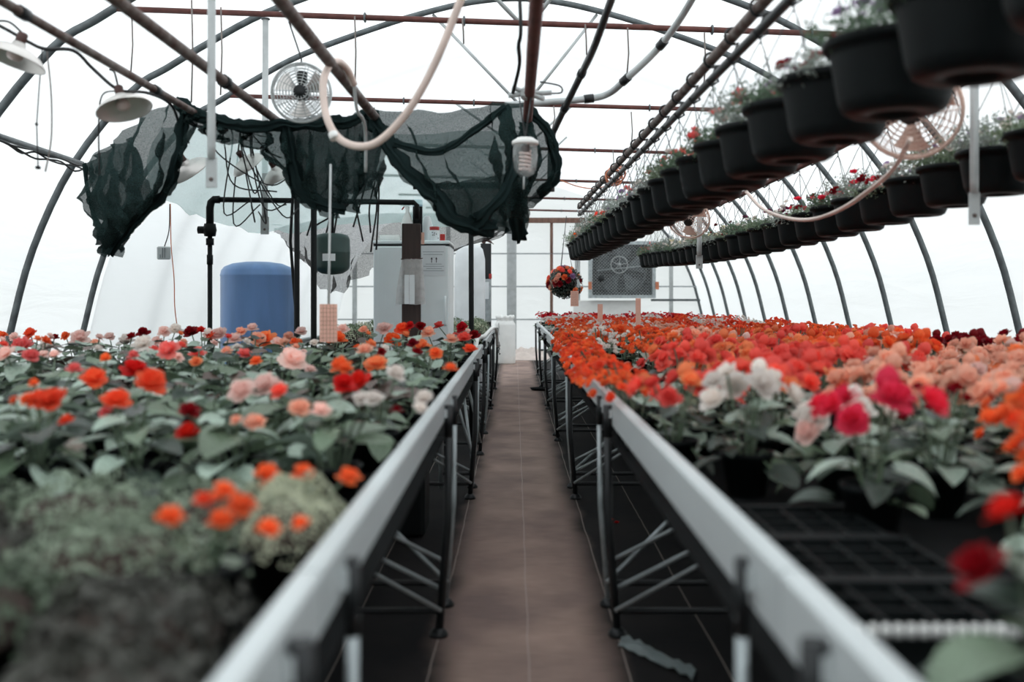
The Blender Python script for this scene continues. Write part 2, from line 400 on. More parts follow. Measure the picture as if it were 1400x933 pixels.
# ------------------------------------------------------------------ benches
RZ = .84; BZ = .69
def bench(side, y0, y1, x_in, x_out, label):
    sg = -1 if side == 'L' else 1
    t = thing('plant_bench', label, 'bench', (x_in, (y0+y1)/2, 0))
    def rail(name, x, s2):   # folded sheet-metal rail: rounded top lip, face, bottom lip
        h = .08 if side == 'L' else .094
        pr = [(.036, -.018), (.036, 0), (.028, .006), (.006, .006), (0, 0), (0, -.4*h), (0, -h+.006), (.02, -h), (.02, -h+.006), (.006, -h+.012), (.004, -.4*h), (.006, -.004), (.03, -.003), (.032, -.018)]
        mb = MB(); ya, yb = y0+.004, y1-.004; n = len(pr)
        vs = [(x+s2*a, y, RZ+b) for y in (ya, yb) for a, b in pr]
        mb.add(vs, [(i, (i+1) % n, n+(i+1) % n, n+i) for i in range(n)]+[list(range(n))[::-1], list(range(n, 2*n))], False)
        return mb.build(name, m_rail, t)
    rail('rail', x_in, sg); rail('rail', x_out, -sg)
    xm = (x_in+x_out)/2; wd = abs(x_out-x_in)
    for yy in [y1-.02]*(y1 > 13 or wd < .5):
        MB().box((xm, yy, RZ-.05), (wd-.08, .006, .09)).build('end_panel', m_rail, t)
    MB().box((xm, (y0+y1)/2, BZ-.006), (wd-.02, y1-y0-.02, .012)).build('bench_top', m_mesh, t)
    for i, yy in enumerate((y0+.15, y1-.2)):
        m = m_galv if i == 0 else m_darkleg; lr = .0095 if i == 0 else .015  # far-end legs share the steel; their shade is put into a darker colour
        lo = MB().tube([(x_in-sg*.016, yy, RZ-.03 if i else RZ-.10), (x_in-sg*.012, yy, .4), (x_in+sg*.02, yy, 0)], lr, 10)
        lg = lo.build('leg', m, t)
        MB().tube([(x_in-sg*.016, yy, RZ-.016), (x_in-sg*.015, yy, RZ-.13)], lr*(1.08 if i == 0 else 1.02), 10).build('sleeve', m_darkleg, lg)
        MB().box((x_in-sg*.006, yy, RZ-.045), (.01, .03, .03)).build('bracket', m_rail, lg)
        MB().lathe([(0, .0), (.034, .0), (.034, .012), (.018, .03), (0, .03)], 12, Matrix.Translation((x_in+sg*.02, yy, 0))).build('foot', m_darkleg, lg)
        MB().tube([(x_out-sg*.03, yy, RZ-.05), (x_out-sg*.03, yy, 0)], .0165, 8).build('leg', m, t)
        reach = min(wd-.1, 1.0)
        MB().tube([(x_in+sg*.01, yy+.02, .16), (x_in+sg*reach, yy+.02, BZ-.03)], .009, 6).build('brace', m_galv, t)
        MB().tube([(x_in+sg*.01, yy-.03, .10), (x_in+sg*min(reach*.75, wd-.1), yy+(.45 if i == 0 else -.45), BZ-.03)], .009, 6).build('brace', m_galv, t)
        MB().tube([(x_in+sg*.014, yy, .09), (x_out-sg*.03, yy, .09)], .012, 6).build('crossbar', m_darkleg, t)
    return t
XL, XR = -.252, .346
YS = [-1.15, 1.3, 3.75, 6.2, 8.65, 11.1, 13.55, 16.0]
wl = ['galvanised bench of low grey green herbs and the gap behind them beside the aisle', 'galvanised bench holding the front rows of leafy mixed begonias',
      'galvanised bench holding the back rows of mixed begonias before the blue tank']
bench('L', YS[0], YS[1], XL, -2.0, 'galvanised bench start on the herb side of the aisle, cut by the photo edge')
bench('L', YS[1], YS[2], XL, -3.2, wl[1]); bench('L', YS[2], YS[3], XL, -3.2, wl[2])
bench('L', YS[3], YS[4]-.75, XL, -.50, 'narrow galvanised bench strip beside the white refrigerator')
bench('L', YS[4]+.1, YS[5], XL, -2.0, 'galvanised bench with green moss mounds behind the white refrigerator')
bench('L', YS[5], YS[6], XL, -2.0, 'galvanised bench with green moss mounds near the white bag')
rl = ['galvanised bench start on the empty tray side of the aisle, cut by the photo edge', 'galvanised bench with empty black trays and hot pink and peach begonias',
      'galvanised bench under coral and orange begonias, second from the black trays', 'galvanised bench under coral begonias, third from the black trays',
      'galvanised bench under orange begonias, fourth from the black trays', 'galvanised bench under white and orange begonias, fifth from the black trays', 'galvanised bench under bright red begonias before the exhaust fan']
for i in range(7): bench('R', YS[i], YS[i+1], XR, 2.92, rl[i])

# ------------------------------------------------------------------ plants: leaf and blossom meshes
leafcols = {'sage': (150, 168, 154), 'green': (100, 118, 96), 'dark': (50, 62, 54), 'bronze': (92, 76, 68)}
m_leaf = {k: mat('leaf_'+k, c, .36, 0, .28, 14, .25, .14, .22, .55) for k, c in leafcols.items()}
flcols = {'coral': (254, 108, 96), 'orange': (252, 120, 68), 'tangerine': (253, 152, 102), 'peach': (255, 192, 168), 'palepink': (252, 214, 206), 'pink': (244, 128, 124),
          'hotpink': (238, 58, 88), 'red': (218, 34, 34), 'darkred': (140, 14, 28), 'white': (240, 232, 226), 'scarlet': (250, 98, 62), 'plum': (120, 40, 80), 'cream': (236, 226, 196), 'lilac': (170, 140, 180)}
m_fl = {k: mat('petal_'+k, c, .55, 0, .13, 22, 0, .5, .12, .25) for k, c in flcols.items()}

def leaf_np(seed, nu=6, nv=4):
    r = random.Random(seed); vs = []; fs = []
    sk = r.uniform(-.15, .15); droop = r.uniform(.12, .42); cup = r.uniform(.06, .22); wav = r.uniform(.02, .05)
    for i in range(nu+1):
        t = i/nu
        wdt = .46*(math.sin(math.pi*min(1, t*.93+.07))**.62)*(1-.25*t)*(1 if t < .98 else .15)
        for j in range(nv+1):
            s = -1+2*j/nv
            x = s*wdt*(1+(sk if s > 0 else -sk)); y = t-.16*abs(s)*(1-t)**2
            z = -droop*t*t+cup*abs(s)*wdt*2-cup*.3+wav*math.sin(5*t+3*s+seed)*abs(s)
            vs.append((x, y, z))
    for i in range(nu):
        for j in range(nv):
            a = i*(nv+1)+j; fs.append((a, a+1, a+nv+2, a+nv+1))
    return np.array(vs), fs
def petal_np(L, Wd, cup, lift, az, base, ruffle=.0, ph=0):
    vs = []; 
    for i in range(4):
        t = i/3; w_ = Wd*(.35+.75*math.sin(math.pi*(.15+.7*t))) if i < 3 else Wd*.62
        for j in range(3):
            s = j-1; rr = base+L*t*math.cos(lift+cup*t)-abs(s)*L*.07*(i == 3)
            z = L*t*math.sin(lift+cup*t)+abs(s)*cup*.2*Wd+ruffle*math.sin(7*t+4*s+ph)
            x, y = rr, s*w_*.5
            vs.append((x*math.cos(az)-y*math.sin(az), x*math.sin(az)+y*math.cos(az), z))
    fs = [(i*3+j, i*3+j+1, (i+1)*3+j+1, (i+1)*3+j) for i in range(3) for j in range(2)]
    return vs, fs
def blossom_np(kind, seed):
    r = random.Random(seed); V_, F_ = [], []
    if kind == 'double': rings = [(6, .50, .40, -.1, .25, 0), (6, .43, .38, .1, .5, .04), (5, .34, .32, .3, .75, .07), (4, .25, .26, .5, .95, .09), (3, .14, .18, .6, 1.15, .11)]
    else: rings = [(5, .5, .46, .05, .3, 0), (5, .36, .38, .3, .65, .05), (3, .2, .26, .4, 1.0, .08)]
    for n, L_, W_, cup, lift, z0 in rings:
        a0 = r.uniform(0, 6)
        for k in range(n):
            vs, fs = petal_np(L_*r.uniform(.85, 1.1), W_*r.uniform(.9, 1.15), cup+r.uniform(-.1, .15), lift+r.uniform(-.2, .2), a0+2*math.pi*k/n+r.uniform(-.15, .15), .02, .02, k)
            b = len(V_); V_ += [(x, y, z+z0) for x, y, z in vs]; F_ += [tuple(i+b for i in f) for f in fs]
    return np.array(V_), F_
def bud_np(seed):
    mb = MB(); mb.lathe([(0, 0), (.22, .06), (.32, .25), (.26, .48), (.1, .62), (0, .66)], 7); return np.array(mb.v), mb.f
def np_mesh(name, V_, F_, m):
    me = bpy.data.meshes.new(name); me.from_pydata(V_.tolist(), [], F_); me.materials.append(m)
    me.polygons.foreach_set('use_smooth', [True]*len(F_)); me.update(); return me
LEAF = [leaf_np(i) for i in range(6)]
BL = {('double', i): blossom_np('double', i) for i in range(3)}
BL.update({('small', i): blossom_np('small', 10+i) for i in range(2)}); BUD = bud_np(0)
_lm = {}
def leaf_mesh(i, c):
    if (i, c) not in _lm: _lm[(i, c)] = np_mesh('leaf', *LEAF[i], m_leaf[c])
    return _lm[(i, c)]
_bm = {}
def blossom_mesh(kind, i, c):
    if (kind, i, c) not in _bm: _bm[(kind, i, c)] = np_mesh('blossom', *(BUD if kind == 'bud' else BL[(kind, i)]), m_fl[c])
    return _bm[(kind, i, c)]
pot_mesh = MB().lathe([(0, .004), (.046, .004), (.046, 0), (.048, 0), (.066, .1), (.07, .1), (.071, .115), (.066, .115), (.062, .095), (0, .095)], 14).mesh('pot', m_black)
stem_mesh_cache = {}

def rotm(az, tilt, roll=0): return Matrix.Rotation(az, 4, 'Z') @ Matrix.Rotation(tilt, 4, 'X') @ Matrix.Rotation(roll, 4, 'Y')
def leaf_set(rng, n, spread, h0, h1, size, pal):
    out = []
    for k in range(n):
        az = k*2.4+rng.uniform(-.4, .4); q = (k+.5)/n
        h = h1-(h1-h0)*q**1.3+rng.uniform(-.015, .015); rad = spread*(.1+.5*q)*rng.uniform(.7, 1.1)
        sz = size*rng.uniform(.75, 1.2)*(.75+.35*q)
        d = Vector((-math.sin(az), math.cos(az), 0))
        out.append((Matrix.Translation(d*rad+Vector((0, 0, h))) @ rotm(az, rng.uniform(-.45, .25)+.35*(1-q), rng.uniform(-.35, .35)) @ Matrix.Scale(sz, 4),
                    rng.randrange(6), rng.choice(pal)))
    return out
def flower_set(rng, n, kind, spread, h, size, jit=.03, buds=0):
    out = []
    for k in range(n):
        a = k*2.4+rng.uniform(-.5, .5); rr = spread*math.sqrt((k+.4)/n)
        z = h-.35*rr*rr/max(spread, .01)+rng.uniform(-jit, jit)
        loc = Vector((rr*math.cos(a), rr*math.sin(a), z))
        M_ = Matrix.Translation(loc) @ Matrix.Rotation(a, 4, 'Z') @ Matrix.Rotation(min(1.1, .25+rr*5)+rng.uniform(-.25, .25), 4, 'Y') @ Matrix.Rotation(rng.uniform(0, 6), 4, 'Z') @ Matrix.Scale(size*rng.uniform(.8, 1.15), 4)
        out.append((M_, kind if k >= buds else 'bud', rng.randrange(3 if kind == 'double' else 2)))
    return out
colword = {'coral': 'coral red', 'orange': 'orange', 'tangerine': 'light orange', 'peach': 'peach', 'palepink': 'pale pink', 'pink': 'pink', 'hotpink': 'hot pink', 'red': 'bright red',
           'darkred': 'dark red', 'white': 'white', 'scarlet': 'scarlet'}
def stems_for(root, pts, name='stems'):
    mb = MB()
    for p in pts:
        b = Vector((p.x*.25, p.y*.25, .09)); mid = b.lerp(p, .55)+Vector((0, 0, .015))
        mb.tube([b, mid, p], .0035, 4, False)
    return mb.build(name, m_leaf['green'], root, False)
def begonia(loc, leaves, flowers, label, group, pot=True):
    t = thing('begonia', label, 'potted plant', loc, group)
    if pot: link_mesh('pot', pot_mesh, t)
    ok = []
    for M_, i, c in leaves:
        tips = [Vector(loc)+M_ @ Vector(v) for v in ((0, 1, 0), (.45, .5, 0), (-.45, .5, 0))]
        if any((XL-.06 < q.x < XR+.06) and q.z < RZ+.05 for q in tips): continue
        ok.append((M_, i, c))
    leaves = ok
    for M_, i, c in leaves:
        o = link_mesh('leaf', leaf_mesh(i, c), t); o.matrix_basis = M_
    for M_, kind, i, c in flowers:
        o = link_mesh('blossom', blossom_mesh(kind, i, c), t); o.matrix_basis = M_
    stems_for(t, [M_.to_translation() for M_, _, _ in leaves[::2]]+[f[0].to_translation() for f in flowers[:4]])
    return t

# --- begonias on the tank side of the aisle; their blossoms stand where the photo shows them
HERO = [(72,550,45,'scarlet'),(52,548,30,'scarlet'),(37,547,20,'orange'),(20,548,14,'orange'),(91,577,22,'scarlet'),(159,550,40,'scarlet'),(145,565,20,'pink'),(185,509,40,'red'),(207,525,44,'scarlet'),(129,521,38,'scarlet'),(102,506,22,'pink'),(46,525,15,'orange'),
 (172,467,24,'white'),(196,473,31,'white'),(232,482,34,'pink'),(182,487,18,'pink'),(243,490,18,'palepink'),(270,485,24,'pink'),(268,496,18,'tangerine'),(335,487,24,'pink'),(64,474,22,'white'),(30,477,34,'pink'),(10,486,28,'palepink'),(42,488,24,'pink'),(75,487,18,'palepink'),(60,486,16,'palepink'),
 (110,464,28,'palepink'),(42,458,20,'scarlet'),(196,456,18,'darkred'),(180,462,16,'darkred'),(145,490,16,'orange'),(259,565,30,'darkred'),(257,594,36,'red'),(102,616,34,'white'),(332,537,40,'palepink'),(347,580,30,'peach'),(323,576,18,'peach'),
 (365,467,34,'tangerine'),(352,465,24,'peach'),(400,494,40,'palepink'),(395,486,24,'palepink'),(365,530,44,'palepink'),(383,537,28,'coral'),(410,560,32,'peach'),(439,564,32,'palepink'),(470,527,34,'red'),(492,524,36,'red'),(480,532,26,'darkred'),(494,548,28,'white'),(512,548,32,'white'),
 (515,501,34,'tangerine'),(508,500,24,'orange'),(466,501,30,'orange'),(472,506,22,'orange'),(499,481,24,'peach'),(536,467,26,'orange'),(526,451,24,'palepink'),(550,451,22,'scarlet'),(560,446,14,'red'),(585,457,22,'peach'),(577,476,28,'tangerine'),(570,484,18,'darkred'),(596,484,20,'orange'),(617,466,22,'peach'),
 (635,464,22,'coral'),(643,479,20,'scarlet'),(616,505,20,'orange'),(648,460,18,'darkred'),(632,449,18,'red'),(580,547,28,'white'),(574,560,22,'white'),(542,562,16,'darkred'),(353,578,22,'peach'),(469,451,18,'palepink'),(460,465,30,'orange'),(522,482,14,'darkred'),(541,512,28,'white'),(424,507,18,'palepink'),
 (600,447,16,'coral'),(575,447,16,'darkred'),(565,470,16,'darkred'),(497,452,14,'peach'),(300,458,22,'palepink'),(320,466,24,'palepink'),(285,458,18,'white'),(262,456,22,'darkred'),(275,452,12,'red'),(330,455,18,'peach'),(345,450,18,'palepink'),(290,462,22,'scarlet'),(225,455,20,'palepink'),(240,452,20,'white'),(215,468,18,'palepink'),
 (150,462,16,'palepink'),(90,460,14,'orange'),(20,462,16,'palepink'),(75,462,12,'darkred'),(3,460,16,'orange'),(5,476,18,'orange'),(130,470,14,'peach'),(310,482,18,'peach'),(380,470,20,'palepink'),(395,462,18,'peach'),(412,455,18,'palepink'),(430,470,14,'white'),(350,495,18,'orange'),(403,468,14,'orange')]
LP = []
for j, y in enumerate(np.arange(2.42, 6.15, .265)):
    for i in range(12):
        x = -.40-i*.255-(.12 if j % 2 else 0)
        if x < -3.1 or (x/y)*F+VX < -75: continue
        LP.append([x+random.uniform(-.04, .04), y+random.uniform(-.04, .04), i, j])
for j, y in enumerate(np.arange(6.35, 7.85, .26)): LP.append([-.39, y, 0, j])
LH = {i: [] for i in range(len(LP))}
for px, py, sz, c in HERO:
    Z = CH-(.955+random.uniform(-.02, .03)); Y = F*Z/(py-VY)
    Y = min(Y, 7.6 if (px-VX)/F*7 > -.55 else 6.2)
    if Y < 2.42: Y = 2.42
    p = P(px, py, Y); sw = sz/F*Y*1.05
    i = min(range(len(LP)), key=lambda k: (LP[k][0]-p.x)**2+(LP[k][1]-p.y)**2)
    LH[i].append((p, sw, c))
GL = 'mixed begonias on the tank side bench'
for i, (x, y, ci, rj) in enumerate(LP):
    rng = random.Random(100+i)
    pal = ['sage', 'sage', 'green', 'green', 'dark'] if rng.random() > .14 else ['bronze', 'bronze', 'dark', 'green']
    zb = BZ
    hh = rng.uniform(.2, .25)+(.035 if y > 4.2 else 0)
    lv = leaf_set(rng, 15 if y < 4.5 else 11, .18, .07, hh, rng.uniform(.088, .118), pal)
    fl_ = []; cols = set()
    for p, sw, c in LH[i]:
        l = p-Vector((x, y, zb))
        M_ = Matrix.Translation(l) @ rotm(rng.uniform(-.6, .6), rng.uniform(.2, .8)) @ Matrix.Rotation(rng.uniform(0, 6), 4, 'Z') @ Matrix.Scale(sw, 4)
        fl_.append((M_, 'double', rng.randrange(3), c)); cols.add(colword[c])
    if y > 4.3 and not fl_ and rng.random() < .6:
        c = rng.choice(['peach', 'palepink', 'orange', 'coral', 'tangerine', 'white'])
        fl_ += [(M_, k, n, c) for M_, k, n in flower_set(rng, rng.choice((1, 2)), 'double', .07, hh+.03, .055)]; cols.add(colword[c])
    cw = ' and '.join(sorted(cols)[:3])
    cw = ' and '.join(sorted(cols)[:2])
    what = f'begonia with {cw} blooms' if cols else ('bronze leaved begonia' if 'bronze' in pal else 'green begonia without blooms')
    lab = f'{what}, {ORD[rj]} along the narrow strip beside the refrigerator' if y > 6.3 else f'{what}, {ORD[ci]} from rail in {ORD[rj]} row behind herbs'
    begonia((x, y, zb), lv, fl_, lab, GL)

# --- begonias on the basket side of the aisle: dense heads of bloom
SEED = [(.76,2.12,'hotpink','double'),(.92,1.85,'orange','small'),(1.02,2.1,'orange','small'),(1.2,2.3,'orange','small'),(1.35,2.2,'tangerine','small'),(.88,2.95,'peach','double'),(1.1,2.75,'peach','double'),(1.25,3.1,'peach','double'),(1.45,3.4,'peach','double'),(1.75,3.6,'peach','double'),(1.9,4.0,'tangerine','double'),
 (.62,2.35,'darkred','small'),(.98,2.5,'darkred','small'),(.55,2.85,'coral','double'),(.63,3.1,'coral','double'),(.67,2.68,'white','double'),(.5,3.5,'coral','double'),(.75,3.7,'coral','double'),(.65,4.4,'coral','double'),(.95,3.9,'coral','double'),(1.1,4.4,'tangerine','double'),(1.0,5.0,'coral','double'),(1.3,4.3,'coral','double'),
 (.46,4.1,'orange','small'),(.46,4.7,'scarlet','small'),(.5,5.4,'orange','small'),(1.5,4.9,'coral','double'),(1.6,4.3,'coral','double'),(1.9,5.2,'orange','double'),(2.2,4.6,'peach','double'),(2.5,5.2,'peach','double'),(2.75,5.65,'darkred','double'),(2.6,5.9,'darkred','double'),(2.3,5.9,'peach','double'),(2.1,6.4,'orange','double'),(2.6,6.8,'coral','double'),
 (1.4,5.9,'tangerine','double'),(1.2,6.6,'peach','double'),(1.8,6.9,'coral','double'),(.7,6.0,'orange','small'),(.55,6.6,'white','small'),(.95,6.8,'orange','small'),(1.5,7.6,'orange','small'),(.7,7.4,'orange','double'),(2.3,7.6,'orange','small'),(.5,7.9,'tangerine','small'),(1.0,8.2,'peach','small'),(2.0,8.5,'orange','small'),
 (.7,9,'orange','small'),(1.6,9.2,'peach','small'),(2.5,9.3,'orange','small'),(1,10,'white','small'),(2,10.3,'scarlet','small'),(.6,10.7,'orange','small'),(1.4,11,'orange','small'),(2.4,11.4,'white','small'),(.6,11.8,'white','small'),(1.2,12.2,'scarlet','small'),(1.9,12.4,'orange','small'),(.8,13,'white','small'),(1.5,13.2,'white','small'),(2.3,13.3,'scarlet','small'),
 (.6,14,'red','small'),(1.2,14.4,'red','small'),(1.9,14.3,'darkred','small'),(2.6,14.2,'red','small'),(.7,15.4,'red','small'),(1.6,15.5,'red','small'),(2.4,15.5,'red','small')]
RP = []
for j, y in enumerate(np.arange(1.78, 15.9, .27)):
    for i in range(10):
        x = .47+i*.26+(.12 if j % 2 else 0)
        if x > 2.84 or (x/y)*F+VX > 1490: continue
        if y < 2.75-2.2*(x-.45): continue
        RP.append([x+random.uniform(-.035, .035), y+random.uniform(-.035, .035), sum(1 for q in RP if q[3] == j), j])
RP = [p for p in RP if (p[0]-.77)**2+(p[1]-2.14)**2 > .2**2]+[[.77, 2.14, 0, 0]]
RP.sort(key=lambda p: p[1])
for p in RP:
    if p[2] == 0 and 3.3 < p[1] < 6.3: p[0] = .425
NR = max(0, 297-len(LP))
GR = 'begonias in full bloom on the basket side bench'
far_parts = {}      # material -> list of (verts, faces)
def push(V_, F_, M_, m):
    A = np.array(M_)[:3]; W_ = V_ @ A[:, :3].T+A[:, 3]
    far_parts.setdefault(m.name, [m, [], [], 0]); e = far_parts[m.name]
    e[1].append(W_); e[2] += [tuple(i+e[3] for i in f) for f in F_]; e[3] += len(W_)
for i, (x, y, ci, rj) in enumerate(RP):
    rng = random.Random(900+i)
    _, _, c, kind = min(SEED, key=lambda s: (s[0]-x)**2+((s[1]-y)*(1 if y < 6 else .8))**2+rng.uniform(0, .05))
    if (x, y) == (.77, 2.14): c, kind = 'hotpink', 'double'
    over = x == .425
    if over: c, kind = ('scarlet' if rj % 2 else 'orange'), 'small'
    hh = rng.uniform(.155, .235)
    lv = leaf_set(rng, 14 if y < 5 else 8, .17, .05, hh, rng.uniform(.08, .10), ['sage', 'green', 'dark', 'sage'])
    if kind == 'double': n, sz = rng.choice((6, 7, 8)), .084
    else: n, sz = rng.choice((14, 17, 20)), .044
    if c == 'hotpink': n, sz = 8, .085
    if over: n = 24
    if c == 'orange' and y < 2.7: n, sz = 26, .05
    if c == 'darkred' and kind == 'small': n, sz = 8, .034
    fs_ = []
    for M_, k, b in flower_set(rng, n, kind, .135, hh+.075, sz, .018, 1 if kind == 'double' else 0):
        cc = c if rng.random() > .12 else {'coral': 'tangerine', 'peach': 'palepink', 'orange': 'scarlet', 'white': 'palepink', 'tangerine': 'peach', 'red': 'darkred'}.get(c, c)
        if over: M_ = Matrix.Translation((-.075, 0, -.012*b)) @ M_
        fs_.append((M_, k, b, cc))
    loc = Vector((x, y, BZ))
    if i < NR:
        size_w = 'double' if kind == 'double' else 'small'
        begonia(loc, lv, fs_, f'begonia with {size_w} {colword[c]} blooms, {ORD[ci]} from rail in {ORD[rj]} row behind trays', GR)
    else:
        T = Matrix.Translation(loc)
        for M_, li, lc in lv: push(*LEAF[li], T @ M_, m_leaf[lc])
        for M_, k, b, cc in fs_: push(*(BUD if k == 'bud' else BL[(k, b)]), T @ M_, m_fl[cc])
        push(np.array([(.06*math.cos(a)*s, .06*math.sin(a)*s, z) for z, s in ((0, .8), (.11, 1.1)) for a in np.arange(0, 6.28, 1.0472)][:12]),
             [(k, (k+1) % 6, 6+(k+1) % 6, 6+k) for k in range(6)], T, m_black)
if far_parts:
    V_ = []; F_ = []; MI = []; ms = []; off = 0
    for k, (m, vs, fs, n) in far_parts.items():
        V_.append(np.concatenate(vs)); F_ += [tuple(i+off for i in f) for f in fs]; MI += [len(ms)]*len(fs); ms.append(m); off += n
    me = bpy.data.meshes.new('far_begonias'); me.from_pydata(np.concatenate(V_).tolist(), [], F_)
    for m in ms: me.materials.append(m)
    me.polygons.foreach_set('material_index', MI); me.polygons.foreach_set('use_smooth', [True]*len(F_)); me.update()
    tag(link_mesh('begonia_bed', me), 'far mass of orange, white and red begonias towards the exhaust fan', 'flowers', None, 'stuff')
# dark red begonia close to the lens by the trays
rng = random.Random(5)
begonia((.575, 1.08, BZ), leaf_set(rng, 11, .13, .06, .2, .1, ['dark', 'green']), [(M_, k, b, 'darkred' if rng.random() < .5 else 'red') for M_, k, b in flower_set(rng, 6, 'double', .08, .25, .06)],
        'dark red begonia standing in front of the empty black trays', GR)

# --- low small-leaved plants (their tiny leaves cannot be counted)
def mound_np(n, R, H, leaf, seed, fuzz=.25, up=.5):
    r = np.random.default_rng(seed)
    a = r.uniform(0, 2*np.pi, n); q = np.sqrt(r.uniform(0, 1, n)); 
    lump = 1+.18*np.sin(3*a+seed)+.1*np.sin(7*a+seed*2)
    x = R*q*np.cos(a)*lump; y = R*q*np.sin(a)*lump
    z = H*np.sqrt(np.clip(1-q**2, 0, 1))*(1-fuzz*r.uniform(0, 1, n)**2)+.02*np.sin(x*60+seed)*np.sin(y*55)
    c = np.stack([x, y, np.maximum(z, .005)], 1)
    nr = np.stack([x/R, y/R, np.full(n, up)+q*0], 1)+r.normal(0, .5, (n, 3)); nr /= np.linalg.norm(nr, axis=1, keepdims=True)
    t1 = np.cross(nr, r.normal(0, 1, (n, 3))); t1 /= np.linalg.norm(t1, axis=1, keepdims=True); t2 = np.cross(nr, t1)
    s = leaf*r.uniform(.6, 1.3, (n, 1))
    V_ = np.stack([c-t1*s*.5, c+t2*s*.3+nr*s*.1, c+t1*s*.5, c-t2*s*.3+nr*s*.1], 1).reshape(-1, 3)
    return V_, [(4*i, 4*i+1, 4*i+2, 4*i+3) for i in range(n)]
m_herb = [mat('herb_grey_green', (136, 150, 130), .6, 0, .3, 25, 0, .2, .1), mat('herb_green', (84, 98, 80), .6, 0, .3, 25, 0, .2, .1), mat('herb_dusky', (78, 78, 72), .6, 0, .3, 25, 0, .2, .1), mat('moss_pale', (192, 196, 170), .7, 0, .2, 30, 0, .25, .05), mat('moss_green', (106, 124, 96), .7, 0, .25, 30, 0, .2, .05)]
def core(R, H): # soil and stems inside a mound
    return MB().lathe([(R*.95, 0), (R*.9, H*.25), (R*.6, H*.6), (0, H*.72)], 12)
def mound(name, x, y, z, R, H, n, leaf, m, label, group, seed, potm='pot', **kw):
    t = thing(name, label, 'potted plant', (x, y, z), group)
    h = .085
    MB().lathe([(0, 0), (R*.6, 0), (R*.72, h), (R*.76, h), (R*.76, h+.012), (R*.7, h+.012), (R*.66, h-.01), (0, h-.01)], 16).build('pot', m_black, t, False)
    MB().lathe([(R*.66, h-.012), (R*.8, h+H*.12), (R*.55, h+H*.5), (0, h+H*.62)], 12).build('soil', m_soil, t, False)
    V_, F_ = mound_np(n, R, H, leaf, seed, **kw); V_[:, 2] += h-.01
    o = link_mesh('foliage', np_mesh('foliage', V_, F_, m), t); o['kind'] = 'stuff'
    return t
GH = 'small leaved plants at the front of the tank side bench'
herb = [(-.47,1.22,.14,.12,2,.02,'dusky trailing small leaved plant beside the rail'), (-.72,1.25,.16,.13,1,.02,'dark green bushy herb next to the dusky trailing plant'), (-.62,1.5,.15,.15,0,.015,'grey green bushy herb just before the orange flowers'),
        (-.88,1.52,.16,.14,2,.018,'dusky small leaved herb between two grey green ones'), (-.55,1.82,.15,.13,0,.012,'grey green fine leaved herb behind the orange flowers'), (-.80,1.84,.16,.145,0,.012,'tallest grey green fine leaved herb of the back row'),
        (-1.07,1.86,.16,.14,1,.014,'green fine leaved herb at the outer end of the back row'), (-1.05,1.55,.15,.13,1,.02,'green bushy herb at the outer end of the middle row'), (-.42,1.0,.13,.10,2,.022,'dusky sprawling plant lowest beside the rail'), (-.68,.98,.15,.11,2,.022,'dusky sprawling plant in the front row beside the dark herb')]
for k, (x, y, R, H, mi, lf, lab) in enumerate(herb): mound('small_leaved_herb', x, y, BZ, R, H*.74, int(900*(.014/lf)**1.2)+500, lf, m_herb[mi], lab, GH, k, fuzz=.7)
mound('moss_mound', -.385, 1.72, BZ, .105, .125, 3600, .007, m_herb[3], 'smooth pale green moss mound beside the rail with orange flowers', GH, 31, fuzz=.08, up=.9)
# orange begonia in front of the pale mound
def orange_front(loc, spots, label):
    L_ = Vector(loc); fs_ = []; rng = random.Random(77)
    for px, py, sz, Y in spots:
        p = P(px, py, Y)-L_; fs_.append((Matrix.Translation(p) @ rotm(rng.uniform(-.5, .5), rng.uniform(.1, .7)) @ Matrix.Scale(sz/F*Y*1.05, 4), 'double', rng.randrange(3), rng.choice(['orange', 'scarlet', 'orange'])))
    begonia(loc, leaf_set(rng, 5, .06, .07, .14, .05, ['green', 'dark']), fs_, label, 'orange flowered plants before the dark gap')
orange_front((-.47, 1.5, BZ), [(232,711,40,1.42),(306,674,36,1.5),(330,695,44,1.48),(303,715,42,1.45),(367,726,34,1.4),(277,685,28,1.48),(411,717,26,1.44),(295,682,24,1.52)], 'orange flowered begonia in front of the pale moss mound')
orange_front((-.40, 1.93, BZ), [(365,651,36,1.82),(415,650,36,1.85),(477,655,34,1.86),(362,665,20,1.8)], 'orange flowered begonia behind the pale moss mound')
# moss mounds on the rear tank side benches
k = 0
for j, y in enumerate(np.arange(9.0, 13.4, .42)):
    for i, x in enumerate(np.arange(-.48, -1.9, -.36)):
        mound('moss_mound', x+random.uniform(-.03, .03), y+random.uniform(-.04, .04), BZ, .17, .2, 420, .02, m_herb[4 if k % 3 else 3],
              f'rounded green moss mound, {ORD[i]} from rail in {ORD[j]} row behind the refrigerator', 'moss mounds behind the refrigerator', 60+k, fuzz=.15); k += 1

